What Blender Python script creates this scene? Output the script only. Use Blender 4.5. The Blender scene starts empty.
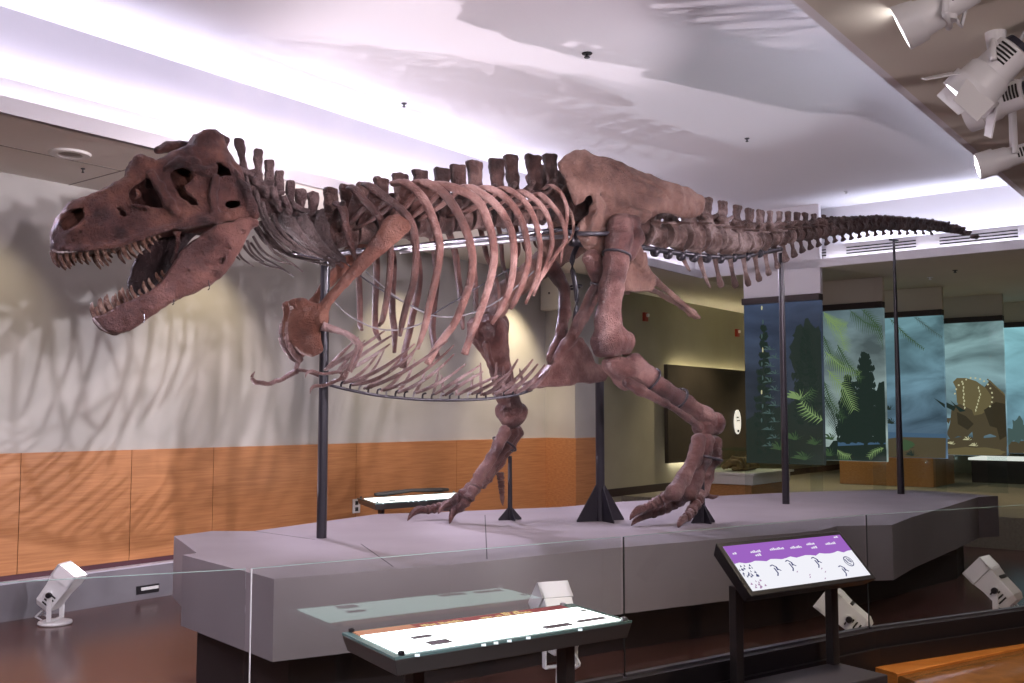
import bpy, math, random
import numpy as np
from mathutils import Vector, Matrix
from math import pi, sin, cos, radians as R

random.seed(7)
S = bpy.context.scene
COL = S.collection

# ------------------------------------------------------------------ camera
F = 1000.0
CAMZ = 1.88
PITCH = math.atan(74.5 / F)
cd = bpy.data.cameras.new('camera')
cd.sensor_width = 36.0
cd.lens = 36.0 * F / 1024.0
cd.clip_end = 200
cam = bpy.data.objects.new('camera', cd)
cam.location = (0, 0, CAMZ)
cam.rotation_euler = (pi / 2 + PITCH, 0, 0)
COL.objects.link(cam)
S.camera = cam


def ray(px, py):
    """direction of the sight line through a pixel, scaled to y = 1"""
    cx = (px - 512.0) / F
    cy = (341.5 - py) / F
    d = np.array([cx, cos(PITCH) - cy * sin(PITCH), sin(PITCH) + cy * cos(PITCH)])
    return d / d[1]


def at_z(px, py, z):
    d = ray(px, py)
    t = (z - CAMZ) / d[2]
    return Vector((d[0] * t, d[1] * t, z))


def at_y(px, py, y):
    d = ray(px, py)
    return Vector((d[0] * y, y, CAMZ + d[2] * y))


# room axes: u runs along the left wall, v runs away from it
UU = Vector((0.609, 0.793, 0)).normalized()
VV = Vector((UU.y, -UU.x, 0))
ROT = math.atan2(UU.y, UU.x)


def RM(u, v, z):
    p = UU * u + VV * v
    return Vector((p.x, p.y, z))


def at_v(px, py, v):
    d = ray(px, py)
    t = v / (d[0] * VV.x + d[1] * VV.y)
    return Vector((d[0] * t, d[1] * t, CAMZ + d[2] * t))


def at_u(px, py, u):
    d = ray(px, py)
    t = u / (d[0] * UU.x + d[1] * UU.y)
    return Vector((d[0] * t, d[1] * t, CAMZ + d[2] * t))


def uv(p):
    return (p.x * UU.x + p.y * UU.y, p.x * VV.x + p.y * VV.y)


# --------------------------------------------------------------- materials
def mat(name, col, rough=0.6, metal=0.0, spec=0.5, emit=None, estr=0.0):
    m = bpy.data.materials.new(name)
    m.use_nodes = True
    b = m.node_tree.nodes['Principled BSDF']
    b.inputs['Base Color'].default_value = (*col, 1)
    b.inputs['Roughness'].default_value = rough
    b.inputs['Metallic'].default_value = metal
    b.inputs['Specular IOR Level'].default_value = spec
    if emit:
        b.inputs['Emission Color'].default_value = (*emit, 1)
        b.inputs['Emission Strength'].default_value = estr
    return m


def nz(m, scale, c0, c1, lo=0.35, hi=0.65, detail=6, coord='Object', stretch=None, bump=0.0, bscale=None, rough=None):
    """procedural colour variation (and optional bump) on a principled material"""
    nt = m.node_tree
    b = nt.nodes['Principled BSDF']
    tc = nt.nodes.new('ShaderNodeTexCoord')
    mp = nt.nodes.new('ShaderNodeMapping')
    nt.links.new(tc.outputs[coord], mp.inputs['Vector'])
    if stretch:
        mp.inputs['Scale'].default_value = stretch
    n = nt.nodes.new('ShaderNodeTexNoise')
    n.inputs['Scale'].default_value = scale
    n.inputs['Detail'].default_value = detail
    nt.links.new(mp.outputs['Vector'], n.inputs['Vector'])
    r = nt.nodes.new('ShaderNodeValToRGB')
    r.color_ramp.elements[0].position = lo
    r.color_ramp.elements[0].color = (*c0, 1)
    r.color_ramp.elements[1].position = hi
    r.color_ramp.elements[1].color = (*c1, 1)
    nt.links.new(n.outputs['Fac'], r.inputs['Fac'])
    nt.links.new(r.outputs['Color'], b.inputs['Base Color'])
    if bump:
        n2 = nt.nodes.new('ShaderNodeTexNoise')
        n2.inputs['Scale'].default_value = bscale or scale * 4
        n2.inputs['Detail'].default_value = 8
        nt.links.new(mp.outputs['Vector'], n2.inputs['Vector'])
        bp = nt.nodes.new('ShaderNodeBump')
        bp.inputs['Strength'].default_value = bump
        bp.inputs['Distance'].default_value = 0.02
        nt.links.new(n2.outputs['Fac'], bp.inputs['Height'])
        nt.links.new(bp.outputs['Normal'], b.inputs['Normal'])
    return m


def emis(name, col, strength):
    m = bpy.data.materials.new(name)
    m.use_nodes = True
    nt = m.node_tree
    nt.nodes.remove(nt.nodes['Principled BSDF'])
    e = nt.nodes.new('ShaderNodeEmission')
    e.inputs['Color'].default_value = (*col, 1)
    e.inputs['Strength'].default_value = strength
    nt.links.new(e.outputs[0], nt.nodes['Material Output'].inputs['Surface'])
    return m


def glass(name, tint=(0.96, 0.98, 0.97), ior=1.45, mult=1.0):
    m = bpy.data.materials.new(name)
    m.use_nodes = True
    nt = m.node_tree
    nt.nodes.remove(nt.nodes['Principled BSDF'])
    t = nt.nodes.new('ShaderNodeBsdfTransparent')
    t.inputs['Color'].default_value = (*tint, 1)
    g = nt.nodes.new('ShaderNodeBsdfGlossy')
    g.inputs['Roughness'].default_value = 0.0
    g.inputs['Color'].default_value = (0.78, 1.0, 0.96, 1)
    fr = nt.nodes.new('ShaderNodeFresnel')
    ge = nt.nodes.new('ShaderNodeNewGeometry')
    io = nt.nodes.new('ShaderNodeMapRange')
    io.inputs['To Min'].default_value = ior
    io.inputs['To Max'].default_value = 1.0 / ior
    nt.links.new(ge.outputs['Backfacing'], io.inputs['Value'])
    nt.links.new(io.outputs[0], fr.inputs['IOR'])
    mm = nt.nodes.new('ShaderNodeMath')
    mm.operation = 'MULTIPLY'
    mm.inputs[1].default_value = mult
    mx = nt.nodes.new('ShaderNodeMixShader')
    nt.links.new(fr.outputs[0], mm.inputs[0])
    nt.links.new(mm.outputs[0], mx.inputs['Fac'])
    nt.links.new(t.outputs[0], mx.inputs[1])
    nt.links.new(g.outputs[0], mx.inputs[2])
    nt.links.new(mx.outputs[0], nt.nodes['Material Output'].inputs['Surface'])
    return m


# ------------------------------------------------------------ mesh builder
class MB:
    def __init__(self):
        self.v = []
        self.f = []
        self.mi = []
        self.cur = 0

    def add(self, vs, fs):
        o = len(self.v)
        self.v += [tuple(p) for p in vs]
        self.f += [tuple(i + o for i in f) for f in fs]
        self.mi += [self.cur] * len(fs)
        return self

    def box(self, c, s, M=None):
        x, y, z = s[0] / 2, s[1] / 2, s[2] / 2
        vs = [Vector((a * x, b * y, d * z)) for a in (-1, 1) for b in (-1, 1) for d in (-1, 1)]
        c = Vector(c)
        vs = [(M @ p if M else p) + c for p in vs]
        return self.add(vs, [(0, 1, 3, 2), (4, 6, 7, 5), (0, 4, 5, 1), (2, 3, 7, 6), (0, 2, 6, 4), (1, 5, 7, 3)])

    def hexa(self, b, t):
        """solid between two quads of four points each"""
        vs = list(b) + list(t)
        return self.add(vs, [(3, 2, 1, 0), (4, 5, 6, 7), (0, 1, 5, 4), (1, 2, 6, 5), (2, 3, 7, 6), (3, 0, 4, 7)])

    def prism(self, poly, z0, z1):
        n = len(poly)
        vs = [(p[0], p[1], z0) for p in poly] + [(p[0], p[1], z1) for p in poly]
        fs = [tuple(reversed(range(n))), tuple(range(n, 2 * n))]
        fs += [(i, (i + 1) % n, n + (i + 1) % n, n + i) for i in range(n)]
        return self.add(vs, fs)

    def plate(self, poly3, nrm, th):
        """extrude a 3-D polygon by th along nrm"""
        n = len(poly3)
        nrm = Vector(nrm).normalized() * th
        vs = [Vector(p) for p in poly3] + [Vector(p) + nrm for p in poly3]
        fs = [tuple(reversed(range(n))), tuple(range(n, 2 * n))]
        fs += [(i, (i + 1) % n, n + (i + 1) % n, n + i) for i in range(n)]
        return self.add(vs, fs)

    def tube(self, pts, rad, n=10, flat=1.0, hint=(0, 0, 1), cap=True):
        pts = [Vector(p) for p in pts]
        m = len(pts)
        if not hasattr(rad, '__len__'):
            rad = [rad] * m
        vs, fs = [], []
        h = Vector(hint)
        for i, p in enumerate(pts):
            d = (pts[min(i + 1, m - 1)] - pts[max(i - 1, 0)]).normalized()
            a = h - d * h.dot(d)
            if a.length < 1e-4:
                a = d.orthogonal()
            a.normalize()
            b = d.cross(a)
            for k in range(n):
                t = 2 * pi * k / n
                vs.append(p + a * (cos(t) * rad[i]) + b * (sin(t) * rad[i] * flat))
        for i in range(m - 1):
            for k in range(n):
                fs.append((i * n + k, i * n + (k + 1) % n, (i + 1) * n + (k + 1) % n, (i + 1) * n + k))
        if cap:
            fs.append(tuple(reversed(range(n))))
            fs.append(tuple((m - 1) * n + k for k in range(n)))
        return self.add(vs, fs)

    def cyl(self, p0, p1, r0, r1=None, n=20):
        return self.tube([p0, p1], [r0, r0 if r1 is None else r1], n)

    def lathe(self, prof, n=24, M=None, c=(0, 0, 0)):
        """profile of (radius, z) pairs turned about z"""
        vs, fs = [], []
        m = len(prof)
        for r, z in prof:
            for k in range(n):
                t = 2 * pi * k / n
                p = Vector((r * cos(t), r * sin(t), z))
                vs.append((M @ p if M else p) + Vector(c))
        for i in range(m - 1):
            for k in range(n):
                fs.append((i * n + k, i * n + (k + 1) % n, (i + 1) * n + (k + 1) % n, (i + 1) * n + k))
        fs.append(tuple(reversed(range(n))))
        fs.append(tuple((m - 1) * n + k for k in range(n)))
        return self.add(vs, fs)

    def build(self, name, m, parent=None, smooth=False, bevel=0.0, world=False):
        off = parent_origin(parent) if (world and parent) else Vector((0, 0, 0))
        me = bpy.data.meshes.new(name)
        me.from_pydata([tuple(Vector(p) - off) for p in self.v], [], self.f)
        me.update()
        ms = m if isinstance(m, (list, tuple)) else [m]
        for x in ms:
            me.materials.append(x)
        if len(ms) > 1:
            me.polygons.foreach_set('material_index', self.mi)
        if smooth:
            me.polygons.foreach_set('use_smooth', [True] * len(me.polygons))
        o = bpy.data.objects.new(name, me)
        COL.objects.link(o)
        if parent:
            o.parent = parent
        if bevel:
            b = o.modifiers.new('bevel', 'BEVEL')
            b.width = bevel
            b.segments = 2
            b.limit_method = 'ANGLE'
            b.angle_limit = R(40)
        if smooth == 'auto':
            pass
        return o


def parent_origin(p):
    o = Vector((0, 0, 0))
    while p:
        o += p.location
        p = p.parent
    return o


def sharp(o, ang=40):
    """smooth shading with sharp creases"""
    me = o.data
    me.polygons.foreach_set('use_smooth', [True] * len(me.polygons))
    me.set_sharp_from_angle(angle=R(ang))
    return o


def tag(o, label=None, cat=None, group=None, kind=None):
    if label:
        o['label'] = label
    if cat:
        o['category'] = cat
    if group:
        o['group'] = group
    if kind:
        o['kind'] = kind
    return o


def thing(name, loc, label, cat, rz=0.0, group=None):
    o = bpy.data.objects.new(name, None)
    o.location = loc
    o.rotation_euler = (0, 0, rz)
    o.empty_display_size = 0.1
    COL.objects.link(o)
    return tag(o, label, cat, group)


def struct(o, label=None):
    o['kind'] = 'structure'
    if label:
        o['label'] = label
    return o


def copy_tree(o, parent=None):
    c = o.copy()
    COL.objects.link(c)
    if parent:
        c.parent = parent
    for ch in [x for x in bpy.data.objects if x.parent == o]:
        copy_tree(ch, c)
    return c


def spot(name, loc, target, power, col=(1, 1, 1), size=60, blend=0.3, rad=0.05):
    l = bpy.data.lights.new(name, 'SPOT')
    l.energy = power
    l.color = col
    l.spot_size = R(size)
    l.spot_blend = blend
    l.shadow_soft_size = rad
    o = bpy.data.objects.new(name, l)
    o.location = loc
    d = Vector(target) - Vector(loc)
    o.rotation_euler = d.to_track_quat('-Z', 'Y').to_euler()
    COL.objects.link(o)
    return o


def area(name, loc, target, power, sx, sy, col=(1, 1, 1), spread=180):
    l = bpy.data.lights.new(name, 'AREA')
    l.energy = power
    l.color = col
    l.shape = 'RECTANGLE'
    l.size = sx
    l.size_y = sy
    l.spread = R(spread)
    o = bpy.data.objects.new(name, l)
    o.location = loc
    d = Vector(target) - Vector(loc)
    o.rotation_euler = d.to_track_quat('-Z', 'Y').to_euler()
    COL.objects.link(o)
    return o
# ================================================================== ROOM
M_wall = nz(mat('wall_paint', (0.5, 0.48, 0.42), 0.85), 1.2, (0.40, 0.385, 0.36), (0.45, 0.435, 0.405), detail=3)
M_back = nz(mat('back_wall_paint', (0.36, 0.34, 0.24), 0.85), 1.2, (0.34, 0.32, 0.23), (0.38, 0.36, 0.26), detail=3)
M_ceil = mat('ceiling_paint', (0.8, 0.79, 0.82), 0.9)
M_trim = mat('cove_paint', (0.72, 0.70, 0.72), 0.85)
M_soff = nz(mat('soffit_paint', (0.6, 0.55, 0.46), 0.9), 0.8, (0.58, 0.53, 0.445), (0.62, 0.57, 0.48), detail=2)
M_dark = mat('dark_brown_paint', (0.035, 0.022, 0.02), 0.6)
M_black = mat('black_metal', (0.018, 0.016, 0.02), 0.4, 0.3)
M_kerb = mat('black_kerb_paint', (0.012, 0.009, 0.012), 0.5)
M_grey = nz(mat('grey_kerb_paint', (0.16, 0.15, 0.17), 0.7), 3, (0.15, 0.14, 0.16), (0.18, 0.17, 0.19))
M_steel = mat('brushed_steel', (0.45, 0.44, 0.47), 0.28, 0.9)
M_white = mat('white_lamp_enamel', (0.72, 0.71, 0.72), 0.35)
M_lens = emis('lamp_lens', (1.0, 0.96, 1.0), 14)
M_lensoff = mat('dark_lens', (0.03, 0.03, 0.05), 0.08)
M_cable = mat('white_cable', (0.6, 0.6, 0.62), 0.5)
M_seam = mat('joint_shadow_gap', (0.02, 0.018, 0.018), 0.8)


def wood(name, c0, c1, rough=0.4, sc=1.0, along='x'):
    m = mat(name, c0, rough)
    st = {'x': (1.2, 8, 26), 'y': (8, 1.2, 26)}[along]
    nz(m, 2.2 * sc, c0, c1, 0.3, 0.7, detail=5, stretch=st)
    return m


M_wood = wood('wainscot_wood', (0.36, 0.15, 0.058), (0.48, 0.22, 0.09), 0.38)
M_bench = wood('bench_wood', (0.46, 0.15, 0.03), (0.62, 0.24, 0.055), 0.3)
M_plywood = wood('plinth_wood', (0.34, 0.16, 0.05), (0.46, 0.23, 0.08), 0.45)

# pit floor: dark planks
M_floor = mat('dark_plank_floor', (0.06, 0.035, 0.03), 0.22)
nt = M_floor.node_tree
tc = nt.nodes.new('ShaderNodeTexCoord')
br = nt.nodes.new('ShaderNodeTexBrick')
br.inputs['Scale'].default_value = 1.0
br.inputs['Brick Width'].default_value = 1.6
br.inputs['Row Height'].default_value = 0.13
br.inputs['Mortar Size'].default_value = 0.0025
br.inputs['Color1'].default_value = (0.12, 0.056, 0.05, 1)
br.inputs['Color2'].default_value = (0.15, 0.065, 0.055, 1)
br.inputs['Mortar'].default_value = (0.03, 0.018, 0.016, 1)
nt.links.new(tc.outputs['Object'], br.inputs['Vector'])
n1 = nt.nodes.new('ShaderNodeTexNoise')
n1.inputs['Scale'].default_value = 3
mp = nt.nodes.new('ShaderNodeMapping')
mp.inputs['Scale'].default_value = (1, 14, 1)
nt.links.new(tc.outputs['Object'], mp.inputs['Vector'])
nt.links.new(mp.outputs['Vector'], n1.inputs['Vector'])
mx = nt.nodes.new('ShaderNodeMixRGB')
mx.blend_type = 'MULTIPLY'
mx.inputs['Fac'].default_value = 0.55
nt.links.new(br.outputs['Color'], mx.inputs['Color1'])
nt.links.new(n1.outputs['Fac'], mx.inputs['Color2'])
nt.links.new(mx.outputs['Color'], nt.nodes['Principled BSDF'].inputs['Base Color'])

M_carpet = nz(mat('gallery_carpet', (0.22, 0.2, 0.15), 0.95), 30, (0.2, 0.18, 0.13), (0.25, 0.225, 0.17))


def room(name, mb, m, bevel=0.0, label=None):
    o = mb.build(name, m, bevel=bevel)
    o.rotation_euler = (0, 0, ROT)
    return struct(o, label)


def RL(u, v, z):
    return (u, -v, z)


def rbox(mb, u0, u1, v0, v1, z0, z1):
    return mb.box(((u0 + u1) / 2, -(v0 + v1) / 2, (z0 + z1) / 2), (abs(u1 - u0), abs(v1 - v0), abs(z1 - z0)))


ZS, ZC = 4.18, 5.18           # soffit and tray ceiling heights
U0, U1 = -6.0, 27.0           # room ends
VL, VR = -9.5, 12.0           # left wall, right wall
UF = 15.1                     # tray end
ZG = 0.45                     # gallery floor behind the platform

room('floor', rbox(MB(), U0, 15.6, VL, VR, -0.2, 0.0), M_floor)
room('floor_gallery', rbox(MB(), 15.6, U1, VL - 0.3, VR, -0.2, ZG), M_carpet)
room('wall_left', rbox(MB(), U0, 13.26, VL - 0.3, VL, 0, ZS + 0.3), M_wall)
room('wall_corridor', rbox(MB(), 13.26, U1, VL - 0.3, VL, 0, ZS + 0.3), M_back)
room('wall_back', rbox(MB(), U1, U1 + 0.3, VL, VR, 0, ZS + 0.3), M_back)
room('wall_right', rbox(MB(), U0, U1, VR, VR + 0.3, 0, ZS + 0.3), M_back)
room('wall_front', rbox(MB(), U0 - 0.3, U0, VL, VR, 0, ZS + 0.3), M_wall)

# tray ceiling with stepped cove
room('ceiling', rbox(MB(), U0, UF + 0.55, -8.1, -1.4, ZC, ZC + 0.2), M_ceil)
mb = MB()
rbox(mb, U0, U1, VL, -7.63, ZS, ZS + 0.06)
room('ceiling_soffit_left', mb, nz(mat('bounce_lit_soffit_paint', (0.8, 0.76, 0.69), 0.9), 0.8, (0.78, 0.74, 0.67), (0.82, 0.78, 0.71), detail=2))  # soffit paint lightened in place of bounce from the wall washers
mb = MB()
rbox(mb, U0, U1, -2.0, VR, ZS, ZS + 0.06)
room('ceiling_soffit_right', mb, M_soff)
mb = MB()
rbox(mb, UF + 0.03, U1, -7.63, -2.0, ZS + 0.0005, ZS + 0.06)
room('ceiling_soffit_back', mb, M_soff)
# risers
room('trim_1', rbox(MB(), U0, UF + 0.5, -8.2, -8.05, ZS + 0.06, ZC), M_trim)
room('trim_2', rbox(MB(), UF + 0.45, UF + 0.6, -8.05, -1.4, ZS + 0.06, ZC), M_trim)
room('trim_3', rbox(MB(), U0, UF + 0.5, -1.55, -1.4, ZS + 0.06, ZC), M_trim)
# fascia, two steps on each side
mb = MB()
rbox(mb, U0, UF, -7.66, -7.6, ZS, ZS + 0.13)
rbox(mb, U0, UF + 0.2, -7.86, -7.80, ZS + 0.06, ZS + 0.34)
room('trim_4', mb, M_trim)
mb = MB()
rbox(mb, UF, UF + 0.06, -7.6, -2.0, ZS, ZS + 0.13)
rbox(mb, UF + 0.16, UF + 0.22, -7.86, -2.0, ZS + 0.06, ZS + 0.36)
room('trim_5', mb, M_trim)
mb = MB()
rbox(mb, U0, UF, -2.06, -2.0, ZS, ZS + 0.02)
rbox(mb, U0, UF + 0.06, -1.94, -1.88, ZS + 0.06, ZS + 0.32)
room('trim_6', mb, M_trim)

# wainscot: boards with real gaps between
def seam_u(px, py=500):
    return uv(at_v(px, py, VL))[0]


cuts = [U0, seam_u(18), seam_u(129), seam_u(211), seam_u(354), seam_u(455), 13.26]
mb = MB()
for a, b in zip(cuts[:-1], cuts[1:]):
    rbox(mb, a + 0.004, b - 0.004, VL, VL + 0.03, 0.40, 1.53)
room('trim_7', mb, M_wood)
room('baseboard_left', rbox(MB(), U0, 13.26, VL, VL + 0.015, 0.30, 0.42), mat('reddish_reveal', (0.07, 0.02, 0.03), 0.5))
# grey kerb below the wainscot with a pale metal edge
mb = MB()
rbox(mb, U0, 15.6, VL, VL + 0.14, 0, 0.335)
room('baseboard_kerb_left', mb, M_grey)
room('trim_8', rbox(MB(), U0, 15.6, VL + 0.03, VL + 0.145, 0.335, 0.35), mat('pale_kerb_edge', (0.45, 0.43, 0.5), 0.4))

# pillar at the end of the wainscot
room('wall_pillar', rbox(MB(), 13.26, 13.96, VL, -8.92, 0, ZS), M_wall)
mb = MB()
rbox(mb, 13.23, 13.26, VL, -8.92, 0.40, 1.53)
rbox(mb, 13.23, 13.99, -8.92, -8.89, 0.40, 1.53)
room('trim_9', mb, M_wood)
room('baseboard_corridor', rbox(MB(), 13.96, U1, VL, VL + 0.03, ZG, ZG + 0.14), M_dark)

# light panel seams of the left soffit (shadow gaps)
mb = MB()
rbox(mb, 3.2, 3.215, VL, -8.55, ZS - 0.003, ZS)
rbox(mb, 5.1, 5.115, VL, -7.9, ZS - 0.003, ZS)
rbox(mb, U0, 5.1, -8.56, -8.545, ZS - 0.003, ZS)
room('trim_10', mb, mat('soffit_joint', (0.24, 0.215, 0.185), 0.9))

# cove lamps (hidden behind the lip)
mb = MB()
rbox(mb, U0 + 0.1, UF - 0.1, -7.96, -7.92, ZS + 0.25, ZS + 0.29)
o = mb.build('cove_light_strip', emis('cove_glow_left', (0.80, 0.76, 1.0), 38))
o.rotation_euler = (0, 0, ROT)
struct(o, 'long cool white lamp strip hidden in the ceiling cove along the left wall')
mb = MB()
rbox(mb, UF + 0.30, UF + 0.34, -5.3, -2.1, ZS + 0.25, ZS + 0.29)
o = mb.build('cove_light_strip', emis('cove_glow_back', (0.74, 0.78, 1.0), 36))
o.rotation_euler = (0, 0, ROT)
struct(o, 'lamp strip hidden in the ceiling cove above the mural screens')

mb = MB()
rbox(mb, U0 + 0.1, UF - 0.1, -1.76, -1.72, ZS + 0.25, ZS + 0.29)
o = mb.build('cove_light_strip', emis('cove_glow_right', (0.8, 0.82, 1.0), 26))
o.rotation_euler = (0, 0, ROT)
struct(o, 'long lamp strip hidden above the right hand soffit edge')
mb = MB()
rbox(mb, U0 + 0.1, UF - 0.1, -7.70, -7.68, ZS + 0.07, ZS + 0.09)  # added strip, brightens the upper lip face
o = mb.build('cove_light_strip', emis('lip_fill_left', (0.86, 0.82, 1.0), 16))
o.rotation_euler = (0, 0, ROT)
struct(o, 'added unseen lamp strip brightening the upper lip of the left cove')
mb = MB()
rbox(mb, UF + 0.08, UF + 0.10, -5.5, -2.1, ZS + 0.07, ZS + 0.09)  # added strip, brightens the band around the vents
o = mb.build('cove_light_strip', emis('lip_fill_back', (0.84, 0.84, 1.0), 16))
o.rotation_euler = (0, 0, ROT)
struct(o, 'added unseen lamp strip brightening the cove band with the slotted vents')

# ------------------------------------------------------- mural screens
PU = [15.1, 16.8, 18.7, 20.5, 22.2]
PV = [(-6.85, -5.58), (-6.43, -5.16), (-5.98, -4.71), (-5.36, -4.09), (-4.8, -3.5)]
ZT, ZB = 3.77, 1.13
mb = MB()
rbox(mb, PU[0], PU[0] + 0.1, *PV[0], ZT, ZC)
room('wall_bulkhead_1', mb, M_trim)
for k in range(1, 5):
    mb = MB()
    rbox(mb, PU[k], PU[k] + 0.1, *PV[k], ZT, ZS)
    room('wall_bulkhead_%d' % (k + 1), mb, M_soff)


def screen_sky(name, top, bot, strength, clouds=0.5):
    """picture on the screen: clouded sky graded from top to bottom"""
    m = bpy.data.materials.new(name)
    m.use_nodes = True
    nt = m.node_tree
    nt.nodes.remove(nt.nodes['Principled BSDF'])
    e = nt.nodes.new('ShaderNodeBsdfPrincipled')
    e.inputs['Base Color'].default_value = (0.004, 0.004, 0.005, 1)
    e.inputs['Roughness'].default_value = 0.12
    e.inputs['Specular IOR Level'].default_value = 0.22
    e.inputs['Emission Strength'].default_value = strength
    tc = nt.nodes.new('ShaderNodeTexCoord')
    sx = nt.nodes.new('ShaderNodeSeparateXYZ')
    nt.links.new(tc.outputs['Object'], sx.inputs[0])
    mr = nt.nodes.new('ShaderNodeMapRange')
    mr.inputs['From Min'].default_value = ZB
    mr.inputs['From Max'].default_value = ZT
    nt.links.new(sx.outputs['Z'], mr.inputs['Value'])
    mp = nt.nodes.new('ShaderNodeMapping')
    mp.inputs['Scale'].default_value = (0.6, 0.6, 1.5)
    nt.links.new(tc.outputs['Object'], mp.inputs['Vector'])
    n = nt.nodes.new('ShaderNodeTexNoise')
    n.inputs['Scale'].default_value = 1.1
    n.inputs['Detail'].default_value = 7
    n.inputs['Distortion'].default_value = 0.6
    nt.links.new(mp.outputs['Vector'], n.inputs['Vector'])
    r = nt.nodes.new('ShaderNodeValToRGB')
    r.color_ramp.elements[0].color = (*bot, 1)
    r.color_ramp.elements[1].color = (*top, 1)
    nt.links.new(mr.outputs[0], r.inputs['Fac'])
    cr = nt.nodes.new('ShaderNodeValToRGB')
    cr.color_ramp.elements[0].position = 0.36
    cr.color_ramp.elements[0].color = (1 - clouds, 1 - clouds, 1 - clouds, 1)
    cr.color_ramp.elements[1].position = 0.64
    cr.color_ramp.elements[1].color = (1 + clouds * 0.3,) * 3 + (1,)
    nt.links.new(n.outputs['Fac'], cr.inputs['Fac'])
    mx = nt.nodes.new('ShaderNodeMixRGB')
    mx.blend_type = 'MULTIPLY'
    mx.inputs['Fac'].default_value = 1
    nt.links.new(r.outputs['Color'], mx.inputs['Color1'])
    nt.links.new(cr.outputs['Color'], mx.inputs['Color2'])
    nt.links.new(mx.outputs['Color'], e.inputs['Emission Color'])
    nt.links.new(e.outputs[0], nt.nodes['Material Output'].inputs['Surface'])
    return m


E_ = 1.25


def pic(name, col):
    return mat(name, (0.004, 0.004, 0.005), 0.12, spec=0.22, emit=col, estr=1.2)


SKY = [screen_sky('screen_sky_dusk', (0.035, 0.05, 0.09), (0.02, 0.025, 0.022), E_, 0.5),
       screen_sky('screen_sky_grove', (0.075, 0.115, 0.13), (0.26, 0.33, 0.31), E_, 0.6),
       screen_sky('screen_sky_coast', (0.13, 0.25, 0.28), (0.06, 0.10, 0.16), E_, 0.72),
       screen_sky('screen_sky_storm', (0.19, 0.31, 0.31), (0.10, 0.16, 0.20), E_, 0.72),
       screen_sky('screen_sky_open', (0.20, 0.42, 0.46), (0.10, 0.18, 0.24), E_, 0.5)]
P_dk = pic('picture_deep_green', (0.012, 0.02, 0.016))
P_gr = pic('picture_green', (0.033, 0.062, 0.028))
P_lt = pic('picture_light_green', (0.14, 0.215, 0.085))
P_ty = pic('picture_teal_grey', (0.045, 0.075, 0.07))
P_br = pic('picture_brown', (0.055, 0.044, 0.024))
P_tn = pic('picture_tan', (0.10, 0.082, 0.038))
P_sea = pic('picture_sea', (0.04, 0.08, 0.13))
P_pale = pic('picture_pale', (0.38, 0.37, 0.22))
P_umb = pic('picture_umber', (0.028, 0.023, 0.013))
PM = [P_dk, P_gr, P_lt, P_ty, P_br, P_tn, P_sea, P_pale, P_umb]


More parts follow.
